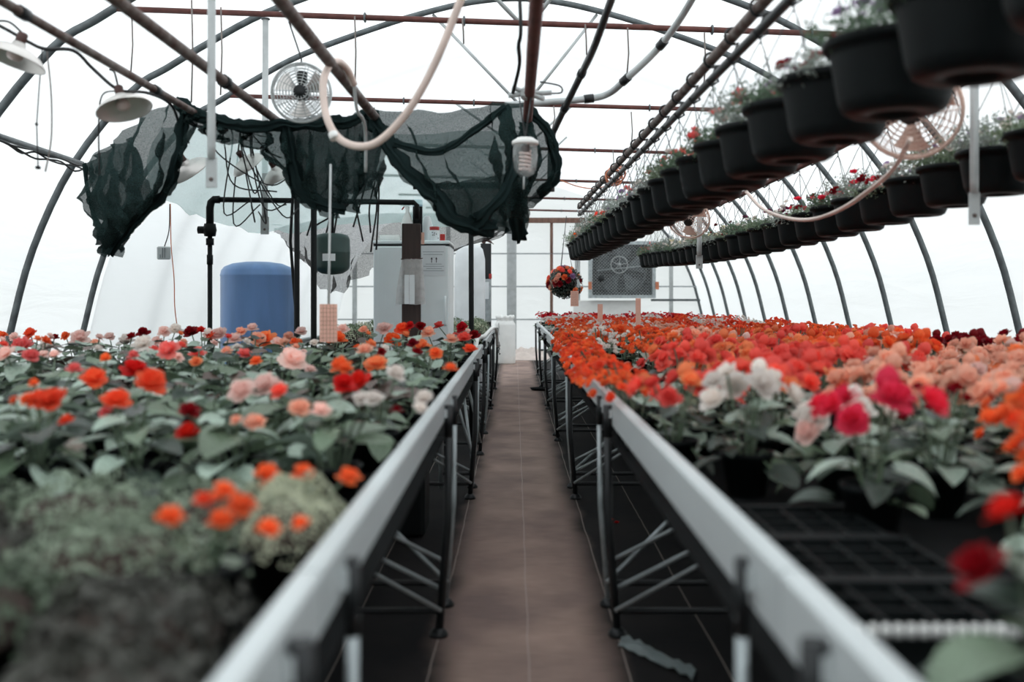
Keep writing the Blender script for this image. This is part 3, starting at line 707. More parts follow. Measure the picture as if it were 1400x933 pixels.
# ------------------------------------------------------------------ empty black trays by the hot pink begonia
def tray(cx, cy, label, pins=False):
    W_, D_, H_ = .29, .27, .055
    t = thing('seed_tray', label, 'tray', (cx, cy, BZ), 'empty trays on the basket side bench')
    mb = MB()
    for sx_ in (-1, 1): mb.box((cx+sx_*(W_/2-.004), cy, BZ+H_/2), (.008, D_, H_)); 
    for sy in (-1, 1): mb.box((cx, cy+sy*(D_/2-.004), BZ+H_/2), (W_-.016, .008, H_))
    mb.box((cx, cy, BZ+.004), (W_-.016, D_-.016, .006)); mb.build('tray_body', m_black, t)
    for sy in (-1, 1): MB().box((cx, cy+sy*D_/2, BZ+H_), (W_+.012, .018, .006)).build('rim', m_black, t)
    for i in range(1, 4): MB().box((cx-W_/2+i*W_/4, cy, BZ+H_*.62), (.006, D_-.02, H_*.7)).build('divider', m_black, t)
    for i in range(1, 4): MB().box((cx, cy-D_/2+i*D_/4, BZ+H_*.66), (W_-.02, .007, H_*.6)).build('divider', m_black, t)
    if pins:
        pm = MB().lathe([(0, 0), (.0065, 0), (.0065, .01), (.004, .016), (0, .016)], 8).mesh('rim_stud', m_white)
        for i in range(17): link_mesh('rim_stud', pm, t, (-W_/2+.008+i*(W_-.016)/16, -D_/2, H_+.003))
    return t
for k, (x, y, pins, lab) in enumerate(((.60,1.47,True,'empty black tray with a row of pale studs on its rim'),(.60,1.76,False,'empty black tray just before the hot pink begonia'),(.91,1.48,False,'empty black tray on the outer side of the studded tray'),(.58,2.05,False,'empty black tray farthest along the rail, under the begonia leaves'))):
    tray(x, y, lab, pins)

# ------------------------------------------------------------------ hanging baskets
bpot = MB().lathe([(0, .014), (.05, .014), (.06, 0), (.105, 0), (.122, .01), (.133, .035), (.150, .14), (.155, .158), (.168, .16), (.171, .176), (.166, .183), (.155, .176), (.147, .155), (0, .15)], 32).mesh('basket_pot', m_black)
m_bf = [mat('basket_leaf_a', (92, 112, 90), .6, 0, .3, 25, 0, .3, .15), mat('basket_leaf_b', (122, 138, 112), .6, 0, .3, 25, 0, .3, .15), mat('basket_leaf_c', (150, 158, 150), .6, 0, .3, 25, 0, .3, .15)]
def sprig_np(n, R, H, leaf, seed):
    r = np.random.default_rng(seed); V_ = []; 
    m = n//14
    for k in range(m):
        a = r.uniform(0, 6.28); q = math.sqrt(r.uniform(0, 1)); b = np.array([.10*q*math.cos(a), .10*q*math.sin(a), .14])
        tip = np.array([R*q*math.cos(a)*1.15+r.normal(0, .02), R*q*math.sin(a)*1.15+r.normal(0, .02), .15+H*r.uniform(.45, 1.1)*(1-.45*q)])
        mid = (b+tip)/2+np.array([0, 0, .03])
        for j in range(14):
            t = (j+.5)/14; c = (1-t)**2*b+2*t*(1-t)*mid+t*t*tip+r.normal(0, .008, 3)
            d = r.normal(0, 1, 3)+np.array([0, 0, .4]); d /= np.linalg.norm(d); e = np.cross(d, r.normal(0, 1, 3)); e /= np.linalg.norm(e)
            s = leaf*r.uniform(.6, 1.3); V_ += [c, c+d*s*.5+e*s*.25, c+d*s, c+d*s*.5-e*s*.25]
    V_ = np.array(V_); return V_, [(4*i, 4*i+1, 4*i+2, 4*i+3) for i in range(len(V_)//4)]
bfol = [np_mesh('basket_foliage', *sprig_np(3000, .195, .155+.025*(i % 3), .019, 300+i), m_bf[i % 3]) for i in range(6)]
hw = MB()
for a in (.5, 2.6, 4.7):
    hw.tube([(.165*math.cos(a), .165*math.sin(a), .18), (.02*math.cos(a), .02*math.sin(a), .47), (0, 0, .5)], .0022, 4)
hw.tube([(0, 0, .49), (0, 0, .53), (.02, 0, .555), (0, 0, .575)], .003, 5)
hanger_mesh = hw.mesh('hanger', m_wire)
BCOL = [('plum', 'plum'), ('pink', 'pink'), ('palepink', 'pale pink'), ('lilac', 'lilac'), ('hotpink', 'hot pink'), ('darkred', 'dark red'), ('white', 'white'), ('cream', 'cream')]
def basket(loc, seed, cols, rowword, group, nb, pos):
    rng = random.Random(seed)
    cw = dict(BCOL+[('orange', 'orange'), ('scarlet', 'scarlet'), ('coral', 'coral')]); cs = sorted(set(cw[c] for c in cols))[:2]
    lab = f'black basket with {" and ".join(cs)} flowers, {ORD[pos]} from fan end {rowword}'
    t = thing('hanging_basket', lab, 'hanging basket', loc, group)
    t.rotation_euler.z = 0
    link_mesh('pot', bpot, t, None, (0, 0, rng.uniform(0, 6)))
    o = link_mesh('foliage', bfol[rng.randrange(6)], t, None, (0, 0, rng.uniform(0, 6)), (1, 1, rng.uniform(.75, 1.15))); o['kind'] = 'stuff'
    link_mesh('hanger', hanger_mesh, t, None, (0, 0, rng.uniform(-.4, .4)))
    for k in range(nb):
        a = rng.uniform(0, 6.28); q = math.sqrt(rng.random()); c = rng.choice(cols)
        M_ = Matrix.Translation((.17*q*math.cos(a), .17*q*math.sin(a), .21+rng.uniform(0, .15)*(1.2-q))) @ rotm(rng.uniform(0, 6), rng.uniform(.2, 1.1)) @ Matrix.Scale(rng.uniform(.036, .06), 4)
        b = link_mesh('blossom', blossom_mesh('small', rng.randrange(2), c), t); b.matrix_basis = M_
    return t
def row1x(Y): return .925-.019*(Y-2.86)
BASKET_ROWS = []
for k in range(25):
    Y = 2.86+.41*(k-3)
    if Y > 9.5: cols = ['orange', 'scarlet', 'white']; 
    elif Y > 7.5: cols = ['coral', 'palepink', 'white']
    elif Y > 5: cols = ['pink', 'lilac', 'white']
    elif Y > 3.4: cols = ['pink', 'hotpink', 'palepink']
    else: cols = ['plum', 'darkred', 'lilac']
    basket((row1x(Y), Y, CH+.456), 400+k, cols, 'above aisle', 'hanging baskets above the aisle', 14 if Y > 7.5 else 11, 24-k)
def row2z(Y): return CH+.456-.085*max(0, 1-((Y-8.6)/5.0)**2)
for k in range(27):
    Y = 3.75+.40*k
    if Y > 13: cols = ['hotpink', 'pink']
    elif Y > 10.5: cols = ['cream', 'white']
    elif Y > 9: cols = ['darkred', 'cream']
    elif Y > 6.6: cols = ['plum', 'white']
    elif Y > 5: cols = ['hotpink', 'darkred']
    else: cols = ['lilac', 'white']
    basket((2.02-.004*k, Y, row2z(Y)), 500+k, cols, 'beside wall', 'hanging baskets beside the film wall', 12, 26-k)
def basket_rail(name, fx, fz, ya, yb, dz, label, mm):
    t = thing(name, label, 'rail', (fx(ya), ya, fz(ya)))
    ys = np.linspace(ya, yb, 12)
    MB().tube([(fx(y), y, fz(y)+dz) for y in ys], .0235, 10).build('upper_pipe', mm[0], t)
    MB().tube([(fx(y), y, fz(y)) for y in ys], .019, 10).build('lower_pipe', mm[1], t)
    rm = MB().tube([(.034*math.cos(a), 0, .034*math.sin(a)+dz*1.0) for a in np.linspace(.4, 2*math.pi-.9, 12)]+[(.012, 0, dz*.45), (.03, 0, -.01), (0, 0, -.028), (-.024, 0, .0)], .0065, 5).mesh('hook', m_cable)
    for y in np.arange(ya+.2, yb, .41): link_mesh('hook', rm, t, (fx(y)-fx(ya), y-ya, fz(y)-fz(ya)))
    for y in np.arange(ya+.4, yb, .82):
        MB().tube([(fx(y), y, fz(y)+.01), (fx(y+.3), y+.3, fz(y+.3)+dz-.01)], .008, 5).build('web_bar', m_darkleg, t)
    return t
basket_rail('basket_rail', lambda y: row1x(y), lambda y: CH+.456+.545, 1.45, 11.75, .088, 'double pipe rail with black hooks above the aisle row of baskets', (m_rust, m_darkleg))
basket_rail('basket_rail', lambda y: 2.02-.01*(y-3.75), lambda y: row2z(y)+.545, 3.6, 14.4, .07, 'double pipe rail with black hooks above the film wall row of baskets', (m_rust, m_tie))

# flower ball basket near the exhaust fan
bc = P(772, 388, 11.9)
t = thing('flower_ball', 'round hanging ball of orange and violet flowers before the end wall', 'hanging basket', bc)
V_, F_ = mound_np(1100, .19, .2, .03, 9, .5); W_ = V_.copy(); W_[:, 2] *= -.85; V_ = np.concatenate([V_, W_]); F_ = F_+[tuple(i+len(W_) for i in f) for f in F_]
o = link_mesh('foliage', np_mesh('foliage', V_, F_, m_leaf['dark']), t); o['kind'] = 'stuff'
MB().lathe([(0, -.14), (.09, -.14), (.15, 0), (.14, .06), (.09, .13), (0, .15)], 16).build('pot', m_black, t, False)
for k in range(46):
    a = random.uniform(0, 6.28); e = random.uniform(-.5, 1.5)
    M_ = Matrix.Translation((.195*math.cos(a)*math.cos(e), .195*math.sin(a)*math.cos(e), .19*math.sin(e))) @ Matrix.Rotation(a, 4, 'Z') @ Matrix.Rotation(math.pi/2-e, 4, 'Y') @ Matrix.Scale(.085, 4)
    b = link_mesh('blossom', blossom_mesh('small', k % 2, random.choice(['orange', 'tangerine', 'peach', 'coral', 'lilac'] if e > .2 else ['darkred', 'peach', 'tangerine'])), t); b.matrix_basis = M_
mb = MB()
for a in (0, 2.1, 4.2): mb.tube([bc+Vector((.13*math.cos(a), .13*math.sin(a), 0)), bc+Vector((0, 0, .62))], .003, 4)
mb.tube([bc+Vector((0, 0, .6)), Vector((bc.x+.02, bc.y, CH+1.0))], .004, 4); mb.build('hanger', m_wire, t)

# ------------------------------------------------------------------ hanging conduits with flattened ends
def drop(px, ytop, ybot, Y, r, label, ztop=None):
    a = P(px, ytop, Y); b = P(px-1, ybot, Y)
    if ztop: a.z = ztop
    t = thing('hanging_conduit', label, 'conduit', b)
    MB().tube([a, b+Vector((0, 0, .16)), b+Vector((0, 0, .10))], [r, r, r*.95], 12).build('tube', m_pvc, t)
    mb = MB(); mb.box(b+Vector((0, 0, .04)), (r*2.7, .006, .13), bev=.002); mb.build('flattened_end', m_pvc, t)
    MB().lathe([(0, 0), (.009, 0), (.009, .003), (0, .003)], 10, Matrix.Translation(b+Vector((0, -.004, .012))) @ Matrix.Rotation(math.pi/2, 4, 'X')).build('bolt_hole', m_rust, t)
    MB().ring(a, r+.006, .006, Matrix(), 12, 4).build('clamp', m_hoop, t)
    return t
drop(290, -100, 249, 4.32, .018, 'pale grey conduit with rusty flattened end hanging by the reflector lamps', 4.02)
drop(363, 26, 316, 7.36, .023, 'pale grey conduit hanging from the first cross tie before the shade cloth')
drop(1333, -200, 299, 4.0, .017, 'pale grey conduit with flattened end hanging before the film wall baskets', 3.9)
t = drop(957, 272, 364, 9.5, .024, 'short grey conduit hanging in front of the far film wall baskets', 2.22)
MB().tube([(1.766, 9.5, 2.2), (1.963, 9.5, 2.2)], .009, 6).build('arm', m_hoop, t)

# ------------------------------------------------------------------ reflector lamps
def lamp(px, py, Y, R, tilt, az, label, top, fx=-.16):
    c = P(px, py, Y); t = thing('reflector_lamp', label, 'lamp', c, 'reflector lamps')
    M_ = Matrix.Translation(c) @ Matrix.Rotation(tilt, 4, 'Y') @ Matrix.Rotation(fx, 4, 'X')
    MB().lathe([(R*r_, R*z_) for r_, z_ in ((1, 0), (1.04, -.02), (1.03, .02), (.96, .12), (.8, .27), (.56, .4), (.3, .47), (.23, .5), (.21, .62), (.17, .62), (.18, .48), (.28, .44), (.54, .36), (.77, .24), (.93, .1), (1, 0))], 32, M_).build('shade', m_alu, t)
    MB().lathe([(0, R*.98), (R*.14, R*.98), (R*.17, R*.93), (R*.17, R*.55), (0, R*.55)], 16, M_).build('socket', m_socket, t)
    MB().lathe([(0, R*-.02), (R*.18, R*.02), (R*.27, R*.14), (R*.25, R*.28), (R*.14, R*.42), (R*.12, R*.58)], 18, M_).build('bulb', m_bulb, t)
    s = M_ @ Vector((0, 0, R*.96))
    MB().tube(catmull([s, s.lerp(top, .45)+Vector((0, 0, .03)), top], 6), .005, 5).build('cord', m_cable, t)
    return t
lamp(170, 150, 4.6, .122, -.32, .2, 'white reflector lamp with frosted bulb before the shade cloth corner', P(150, 95, 4.55))
lamp(18, 82, 4.3, .13, .28, .1, 'white reflector lamp cut by the photo edge beside the plastic wall', P(-15, 30, 4.3))
lamp(262, 234, 6.4, .13, -.55, .4, 'white reflector lamp under the cloth beside the hanging conduit', P(258, 190, 6.4), .5)
lamp(340, 226, 6.8, .12, -.6, .3, 'white reflector lamp among the tangled cables', P(330, 190, 6.6), .5)
lamp(382, 240, 7.0, .12, -.5, .2, 'white reflector lamp nearest the black posts', P(376, 205, 7.0), .5)
def cable(pts, r, m, label, name='cable', group='loose cables'):
    return one(name, MB().tube(catmull(pts, 6), r, 6), m, label, 'cable', group)
cable([P(-30, 20, 4.3), P(12, 42, 4.3), P(40, 58, 4.35), P(62, 67, 4.45), P(100, 69, 4.5), P(125, 92, 4.6), P(150, 115, 4.6), P(163, 123, 4.62)], .0085, m_cable, 'black cable linking the two nearer reflector lamps')
cable([P(170, 125, 4.62), P(205, 128, 4.9), P(235, 145, 5.3), P(248, 180, 5.9), P(258, 195, 6.4)], .008, m_cable, 'black cable from the lamp to the shade cloth')
cable([P(165, 124, 4.62), P(140, 130, 4.8), P(135, 170, 4.9), P(136, 240, 5.0)], .004, m_cable, 'thin grey cable looping down beside the frosted bulb lamp')
cable([P(64, 68, 4.46), P(70, 130, 4.5), P(70, 190, 4.5), P(62, 235, 4.5)], .0035, m_string, 'thin cord hanging below the reflector lamp at the photo edge', 'cord', 'thin cords')
c = P(52, 232, 4.55); one('pull_cord', MB().tube([P(58, 66, 4.43), P(55, 100, 4.5), P(50, 170, 4.55), P(52, 228, 4.55)], .003, 5).lathe([(0, 0), (.012, .004), (.012, .014), (0, .02)], 10, Matrix.Translation(c)).lathe([(0, -.012), (.009, 0), (0, .012)], 8, Matrix.Translation(P(50, 170, 4.55))), m_cable, 'thin pull cord with small knobs beside the plastic wall', 'cord')
rng = random.Random(3)
for k in range(11):
    x0, x1 = rng.uniform(290, 350), rng.uniform(330, 420); y0_, y1_ = rng.uniform(185, 225), rng.uniform(220, 290); Y = rng.uniform(6.3, 7.1)
    cable([P(x0, 171, 5.63), P(x0+3, y0_, Y), P((x0+x1)/2+rng.uniform(-25, 25), max(y0_, y1_)+rng.uniform(-10, 35), Y+.1), P(x1, y1_, Y+.2)], .005, m_cable, 'black cable in the tangle under the shade cloth', group='tangled cables under the cloth')
for k in range(9):
    x0 = rng.uniform(480, 560); x1 = x0+rng.uniform(-70, 60); Y = rng.uniform(7.0, 7.6)
    cable([P(x0, rng.uniform(215, 240), Y), P((x0+x1)/2+rng.uniform(-20, 20), rng.uniform(250, 280), Y), P(x1, rng.uniform(290, 345), Y)], .007, m_cable, 'black cable hanging above the white refrigerator', group='hanging cables above the refrigerator')

# ------------------------------------------------------------------ cream hose loops
t = thing('cream_hose', 'thick cream hose looping down in front of the shade cloth', 'hose', P(490, 200, 4.5))
MB().tube(catmull([P(655, -60, 3.9), P(628, 5, 3.95), P(600, 75, 4.0), P(572, 130, 4.05), P(545, 168, 4.1), P(515, 195, 4.15), P(488, 200, 4.2), P(462, 188, 4.25), P(446, 158, 4.3), P(442, 115, 4.35), P(450, 90, 4.4), P(462, 84, 4.47), P(475, 95, 4.6), P(484, 115, 4.7)], 6), .0165, 10).build('hose', m_cream, t)
MB().tube([P(458, 190, 4.24), P(455, 182, 4.25)], .021, 8).build('hose_clip', m_white, t)
t2 = one('thin_hose', MB().tube(catmull([P(484, 115, 4.72), P(488, 150, 4.8), P(497, 165, 4.9), P(500, 190, 5.0), P(500, 235, 5.1)], 6), .008, 8), m_pvc, 'thin grey tube hanging down inside the cream hose loop', 'hose')
one('cream_tube', MB().tube(catmull([P(1020, 262, 6.2), P(1042, 285, 6.0), P(1075, 298, 5.6), P(1110, 300, 5.2), P(1150, 286, 4.7), P(1190, 259, 4.35), P(1222, 230, 4.1), P(1245, 190, 3.9)], 6), .01, 8), m_cream, 'thin cream tube slung in front of the film wall baskets', 'hose')
def coil(px, py, Y, R, label):
    c = P(px, py, Y); mb = MB(); r_ = random.Random(px)
    for k in range(7): mb.ring(c+Vector((r_.uniform(-.02, .02), r_.uniform(-.03, .03), r_.uniform(-.02, .02))), R*r_.uniform(.6, 1.05), .006, Matrix.Rotation(math.pi/2+r_.uniform(-.5, .5), 4, 'X') @ Matrix.Rotation(r_.uniform(-.5, .5), 4, 'Y'), 24, 5)
    return one('cord_coil', mb, m_copper, label, 'cord')
coil(841, 240, 8.6, .075, 'coil of orange cord hung on the aisle basket rail')
cable([P(765, 246, 11), P(790, 255, 11), P(815, 258, 10.5), P(838, 250, 9.2)], .006, m_copper, 'orange cord running to the coil on the basket rail')

# ------------------------------------------------------------------ shade cloth
m_cloth = net_mat('green_shade_cloth', (42, 58, 57), .15, .35); m_gather = net_mat('gathered_shade_cloth', (34, 46, 46), .02, .1); m_cloth2 = net_mat('pale_shade_cloth', (132, 152, 150), .36, .6); m_net = net_mat('black_netting', (62, 58, 58), .38, .2, 130)
def cloth(grid, nu, nv, amp, seed, fold=7):
    rows = [catmull([P(*c) for c in r], nu) for r in grid]
    cols = [catmull([r[i] for r in rows], nv) for i in range(len(rows[0]))]
    m = len(cols); n = len(cols[0]); vs = []
    for i in range(m):
        for j in range(n):
            p = cols[i][j]; u, v = i/(m-1), j/(n-1)
            e = .25+.75*math.sin(math.pi*min(.62, v*.75+.05))
            ph = fold*2*math.pi*u+2.2*v+seed+3*noise.noise(Vector((u*4+seed, v*3, seed)))
            am = amp*e*(.55+.9*abs(noise.noise(Vector((u*5, v*3, seed*3.1)))))
            z = noise.noise(Vector((u*9+seed, v*6, seed)))+.5*noise.noise(Vector((u*22, v*14, seed)))
            drop_ = (.9*amp*noise.noise(Vector((u*16, seed, 0)))+.5*amp*noise.noise(Vector((u*45, seed, 0)))) if v > .9 else 0
            vs.append(p+Vector((am*math.sin(ph)+.3*amp*z, 1.4*am*math.cos(ph)+amp*z, .5*amp*z+drop_)))
    mb = MB(); mb.add(vs, [(i*n+j, (i+1)*n+j, (i+1)*n+j+1, i*n+j+1) for i in range(m-1) for j in range(n-1)]); return mb
t = thing('shade_cloth', 'dark green shade cloth hung in swags from the pipe ends over the tanks', 'shade cloth', P(500, 150, 5.8))
cloth([[(116,224,7.2),(160,188,6.6),(212,150,5.9),(252,140,5.6)], [(117,258,7.1),(148,240,6.3),(198,215,5.8),(262,165,5.6)], [(128,302,7.0),(158,292,6.3),(198,272,5.8),(244,220,5.7)], [(148,348,6.9),(154,330,6.5),(180,302,6.1),(224,264,5.8)]], 12, 8, .07, 1, 4).build('swag', m_cloth, t)
cloth([[(118,226,7.3),(150,200,6.8),(180,190,6.5)], [(130,270,7.2),(160,250,6.6),(200,240,6.4)], [(140,315,7.1),(165,300,6.6),(190,290,6.5)], [(150,352,7.0),(158,338,6.7),(168,315,6.6)]], 10, 8, .08, 5, 3).build('swag', m_cloth, t)
cloth([[(244,138,5.6),(290,160,5.6),(345,166,5.7),(400,162,5.8),(460,158,5.8),(514,152,5.8)], [(252,150,5.6),(295,172,5.6),(350,180,5.65),(402,200,5.7),(460,205,5.7),(522,185,5.75)], [(262,160,5.6),(302,184,5.6),(356,193,5.65),(408,245,5.7),(468,250,5.7),(524,232,5.8)], [(270,168,5.6),(308,194,5.6),(362,204,5.7),(420,284,5.8),(475,292,5.8),(520,268,5.9)]], 9, 8, .06, 2, 9).build('swag', m_cloth, t)
cloth([[(385,165,5.9),(420,160,5.95),(470,160,6.0),(512,156,6.0)], [(390,200,5.9),(425,205,6),(470,210,6.0),(516,200,6.0)], [(398,235,6),(430,250,6),(472,245,6.05),(514,235,6.0)], [(405,262,6),(435,272,6),(474,270,6.1),(512,258,6.1)]], 9, 7, .05, 8, 6).build('swag', m_cloth, t)
cloth([[(508,152,5.8),(560,152,5.8),(620,152,5.8),(680,140,5.8),(720,144,5.9),(742,168,6.0)], [(516,178,5.75),(566,200,5.6),(622,206,5.6),(680,178,5.6),(726,180,5.8),(755,200,6.0)], [(535,215,5.7),(588,248,5.5),(640,250,5.5),(692,218,5.6),(736,226,5.8),(762,236,6.0)], [(575,258,5.7),(618,292,5.55),(655,290,5.55),(698,262,5.7),(730,262,5.9),(758,254,6.0)], [(606,290,5.8),(640,316,5.7),(672,312,5.7),(702,300,5.8),(712,290,6),(728,272,6.1)]], 9, 8, .07, 3, 5).build('swag', m_cloth, t)
cloth([[(600,250,6.0),(650,245,6.0),(700,235,6.0),(722,230,6.1)], [(610,285,6.0),(650,285,6.05),(695,285,6.1),(720,280,6.2)], [(625,312,6.0),(655,312,6.1),(695,318,6.2),(712,330,6.3)]], 9, 8, .04, 6, 5).build('swag', m_cloth, t)
def roll(pts, r, seed):
    q = catmull([P(*p) for p in pts], 8); n = len(q)
    rs = [r*(.75+.7*abs(noise.noise(Vector((i*.35, seed, 0))))) for i in range(n)]
    q = [p+Vector((noise.noise(Vector((i*.3, seed, 3))), 0, noise.noise(Vector((i*.3, seed, 7)))))*r*.5 for i, p in enumerate(q)]
    mb = MB(); mb.tube(q, rs, 20); out = []      # bunched pleats run along the roll
    for i, v in enumerate(mb.v):
        j, k_ = i//20, i % 20; v = Vector(v); d = v-q[j]
        f_ = .62+.42*math.sin(k_*2*math.pi/20*5+j*.22+seed+2*noise.noise(Vector((j*.15, seed, 1))))+.35*noise.noise(v*16)
        d.y *= .75; out.append(tuple(q[j]+d*f_+Vector((0, 0, .35*r*noise.noise(v*7)))))
    mb.v = out; return mb
for k, (pts, r) in enumerate((([(240,140,5.6),(290,163,5.58),(345,174,5.6),(400,170,5.7),(455,170,5.7),(514,155,5.75)], .045), ([(510,155,5.75),(540,207,5.6),(585,263,5.5),(630,304,5.5),(674,310,5.6)], .055),
                  ([(640,310,5.55),(680,276,5.5),(706,226,5.6),(718,168,5.8)], .042), ([(688,148,5.85),(700,200,5.8),(702,260,5.85),(712,326,6.1)], .06), ([(722,150,5.9),(750,186,5.95),(761,235,5.95),(735,266,6.0)], .035),
                  ([(392,172,5.7),(398,215,5.7),(422,272,5.7),(472,288,5.75)], .042), ([(252,146,5.6),(247,200,5.65),(226,260,5.8),(188,300,6.1),(150,345,6.8)], .035), ([(690,146,5.75),(645,182,5.6),(595,208,5.55),(540,196,5.6)], .028), ([(116,224,7.2),(124,280,7.0),(150,346,6.8)], .02))):
    roll(pts, r, k*3.3).build('gathered_fold', m_gather, t)
t = thing('shade_sheet', 'pale grey green sheet stretched as a canopy behind the dark shade cloth', 'shade cloth', P(450, 200, 7.5))
cloth([[(225,175,6.3),(300,172,6.3),(400,180,6.3),(520,185,6.3),(620,180,6.3),(735,178,6.3)], [(205,225,7.2),(300,225,7.2),(400,230,7.2),(520,235,7.2),(630,235,7.2),(740,225,7.2)], [(205,258,8.2),(300,280,8.2),(400,285,8.2),(520,285,8.2),(630,280,8.2),(725,265,8.2)], [(215,270,9.0),(308,308,9.0),(398,320,9.0),(470,305,9.0),(600,310,9.0),(712,302,9.0)]], 8, 8, .05, 4, 6).build('sheet', m_cloth2, t)
t = thing('black_netting', 'black see-through netting sagging at the back above the refrigerator', 'netting', P(520, 300, 10))
cloth([[(372,312,9.6),(440,300,9.6),(520,292,9.6),(620,292,9.6),(718,292,9.6)], [(380,325,9.9),(440,325,9.9),(520,318,9.9),(620,318,9.9),(716,305,9.9)], [(400,340,10.2),(450,372,10.2),(510,345,10.2),(625,338,10.2),(702,312,10.2)], [(420,352,10.4),(452,402,10.4),(505,372,10.4),(600,350,10.4),(690,316,10.4)]], 9, 7, .06, 7, 8).build('netting', m_net, t)

# ------------------------------------------------------------------ fans
def round_fan(px, py, Y, R, az, tilt, wire, label, hang):
    c = P(px, py, Y); t = thing('round_fan', label, 'fan', c)
    M_ = Matrix.Rotation(az, 4, 'Z') @ Matrix.Rotation(math.pi/2+tilt, 4, 'X')     # local +z looks at -y
    def at(v): return c+(M_ @ Vector(v))
    for zz, nm in ((.07, 'front_guard'), (-.07, 'rear_guard')):
        mb = MB()
        for q in np.linspace(.28, 1, 8):
            z = zz*(1.15-.5*q**3); mb.ring(c+(M_ @ Vector((0, 0, z))), R*q, .0022, M_, 30, 4)
        for k in range(14):
            a = 2*math.pi*k/14; mb.tube([at((R*.2*math.cos(a), R*.2*math.sin(a), zz*1.15)), at((R*.7*math.cos(a), R*.7*math.sin(a), zz*.98)), at((R*math.cos(a), R*math.sin(a), zz*.65))], .002, 4, False)
        mb.build(nm, wire, t)
    MB().ring(c, R*1.02, .008, M_, 36, 6).build('rim', wire, t)
    mb = MB(); mb.lathe([(0, .06), (R*.24, .055), (R*.27, .02), (R*.27, -.05), (R*.2, -.1), (0, -.11)], 18, Matrix.Translation(c) @ M_); mb.build('motor', m_darkleg, t)
    for k in range(3):
        a = 2*math.pi*k/3+.5; vs = []
        for i in range(5):
            q = .25+.63*i/4
            for j in range(4):
                b = a+(-.42+.28*j)*(.8+.35*i/4); vs.append(at((R*q*math.cos(b), R*q*math.sin(b), -.03+.06*j/3)))
        mb = MB(); mb.add(vs, [(i*4+j, i*4+j+1, i*4+j+5, i*4+j+4) for i in range(4) for j in range(3)]); mb.build('blade', m_alu if wire is m_pvc else m_brass, t)
    MB().tube([c+Vector((0, 0, R)), c+Vector((0, 0, R+.03)), hang], .005, 5).build('hanger', m_wire, t)
    MB().box(c+Vector((0, .02, R*.55)), (.05, .05, .07), bev=.008).build('switch_box', m_black, t)
    return t
m_fanwire = m_pvc
round_fan(412, 127, 5.4, .155, .1, .05, m_pvc, 'round white caged fan hung above the shade cloth beside the cream hose', P(395, 30, 5.1))
round_fan(1246, 152, 3.95, .185, -.5, .35, m_brass, 'round tan caged fan hung behind the nearer aisle baskets', P(1240, 20, 4.0))
round_fan(942, 300, 9.0, .18, -.3, .5, m_brass, 'round tan caged fan hung far along between the two basket rows', P(942, 235, 9.0))

a = P(804, 342, YW); b = P(894, 408, YW); YF = YW-.32
xa, xb, za, zb = a.x, b.x, b.z, b.z+1.36; xc, zc = (xa+xb)/2, (za+zb)/2; wd, ht = xb-xa, zb-za
t = thing('exhaust_fan', 'large square exhaust fan behind wire mesh on the end wall', 'fan', (xc, YW-.15, za))
for x in (xa+.04, xb-.04): MB().box((x, YW-.17, zc), (.08, .30, ht)).build('frame_side', m_galv, t)
for z in (za+.04, zb-.04): MB().box((xc, YW-.17, z), (wd-.16, .30, .08)).build('frame_rail', m_galv, t)
MB().box((xc, YW-.02, zc), (wd-.16, .03, ht-.16)).build('back_panel', m_darkleg, t)
for k in range(14): MB().box((xc, YW-.045, za+.13+k*(ht-.26)/13), (wd-.18, .012, .06), rx=.5).build('shutter_slat', m_hoop, t)
MB().ring((xc, YW-.12, zc), .58, .03, Matrix.Rotation(math.pi/2, 4, 'X'), 48, 8).build('venturi', m_hoop, t)
for k in range(5):
    aa = 2*math.pi*k/5+.3; vs = []
    for i in range(4):
        q = .12+.42*i/3
        for j in range(3):
            bb = aa+(j-1)*(.3+.05*i); vs.append((xc+q*math.cos(bb), YW-.14+.04*(j-1), zc+q*math.sin(bb)))
    mb = MB(); mb.add(vs, [(i*3+j, i*3+j+1, i*3+j+4, i*3+j+3) for i in range(3) for j in range(2)]); mb.build('blade', m_hoop, t)
mb = MB(); R90 = Matrix.Rotation(math.pi/2, 4, 'X'); pc = (xc-.07, YF+.06, zc+.12)
mb.ring(pc, .2, .016, R90, 32, 6)
for k in range(5):
    aa = 2*math.pi*k/5+.2; mb.tube([pc, (pc[0]+.2*math.cos(aa), pc[1], pc[2]+.2*math.sin(aa))], .011, 5)
mb.lathe([(0, -.03), (.045, -.03), (.045, .03), (0, .03)], 12, Matrix.Translation(pc) @ R90); mb.build('pulley', m_pvc, t)
MB().tube([(xc-.6, YF+.09, zc-.02), (xc+.6, YF+.09, zc+.1)], .02, 6).build('bearing_bar', m_galv, t)
MB().lathe([(0, -.1), (.09, -.1), (.1, -.08), (.1, .08), (.06, .11), (0, .11)], 16, Matrix.Translation((xc-.5, YF+.1, zc-.2)) @ Matrix.Rotation(math.pi/2, 4, 'X')).build('motor', m_darkleg, t)
mb = MB(); st = .075
n_ = int((wd+ht)/st)
for k in range(n_):
    d = k*st
    x0, z0 = (xa+.05+d, za+.05) if d < wd-.1 else (xb-.05, za+.05+d-(wd-.1)); x1, z1 = (xa+.05, za+.05+d) if d < ht-.1 else (xa+.05+d-(ht-.1), zb-.05)
    mb.tube([(x0, YF, z0), (x1, YF, z1)], .004, 3, False); mb.tube([(xa+xb-x0, YF, z0), (xa+xb-x1, YF, z1)], .004, 3, False)
o = mb.build('wire_mesh', m_pvc, t); o['kind'] = 'stuff'
for x in (xa+.02, xb+.03): MB().box((x, YF-.02, za+.3), (.08, .05, .18)).build('latch', m_copper, t)

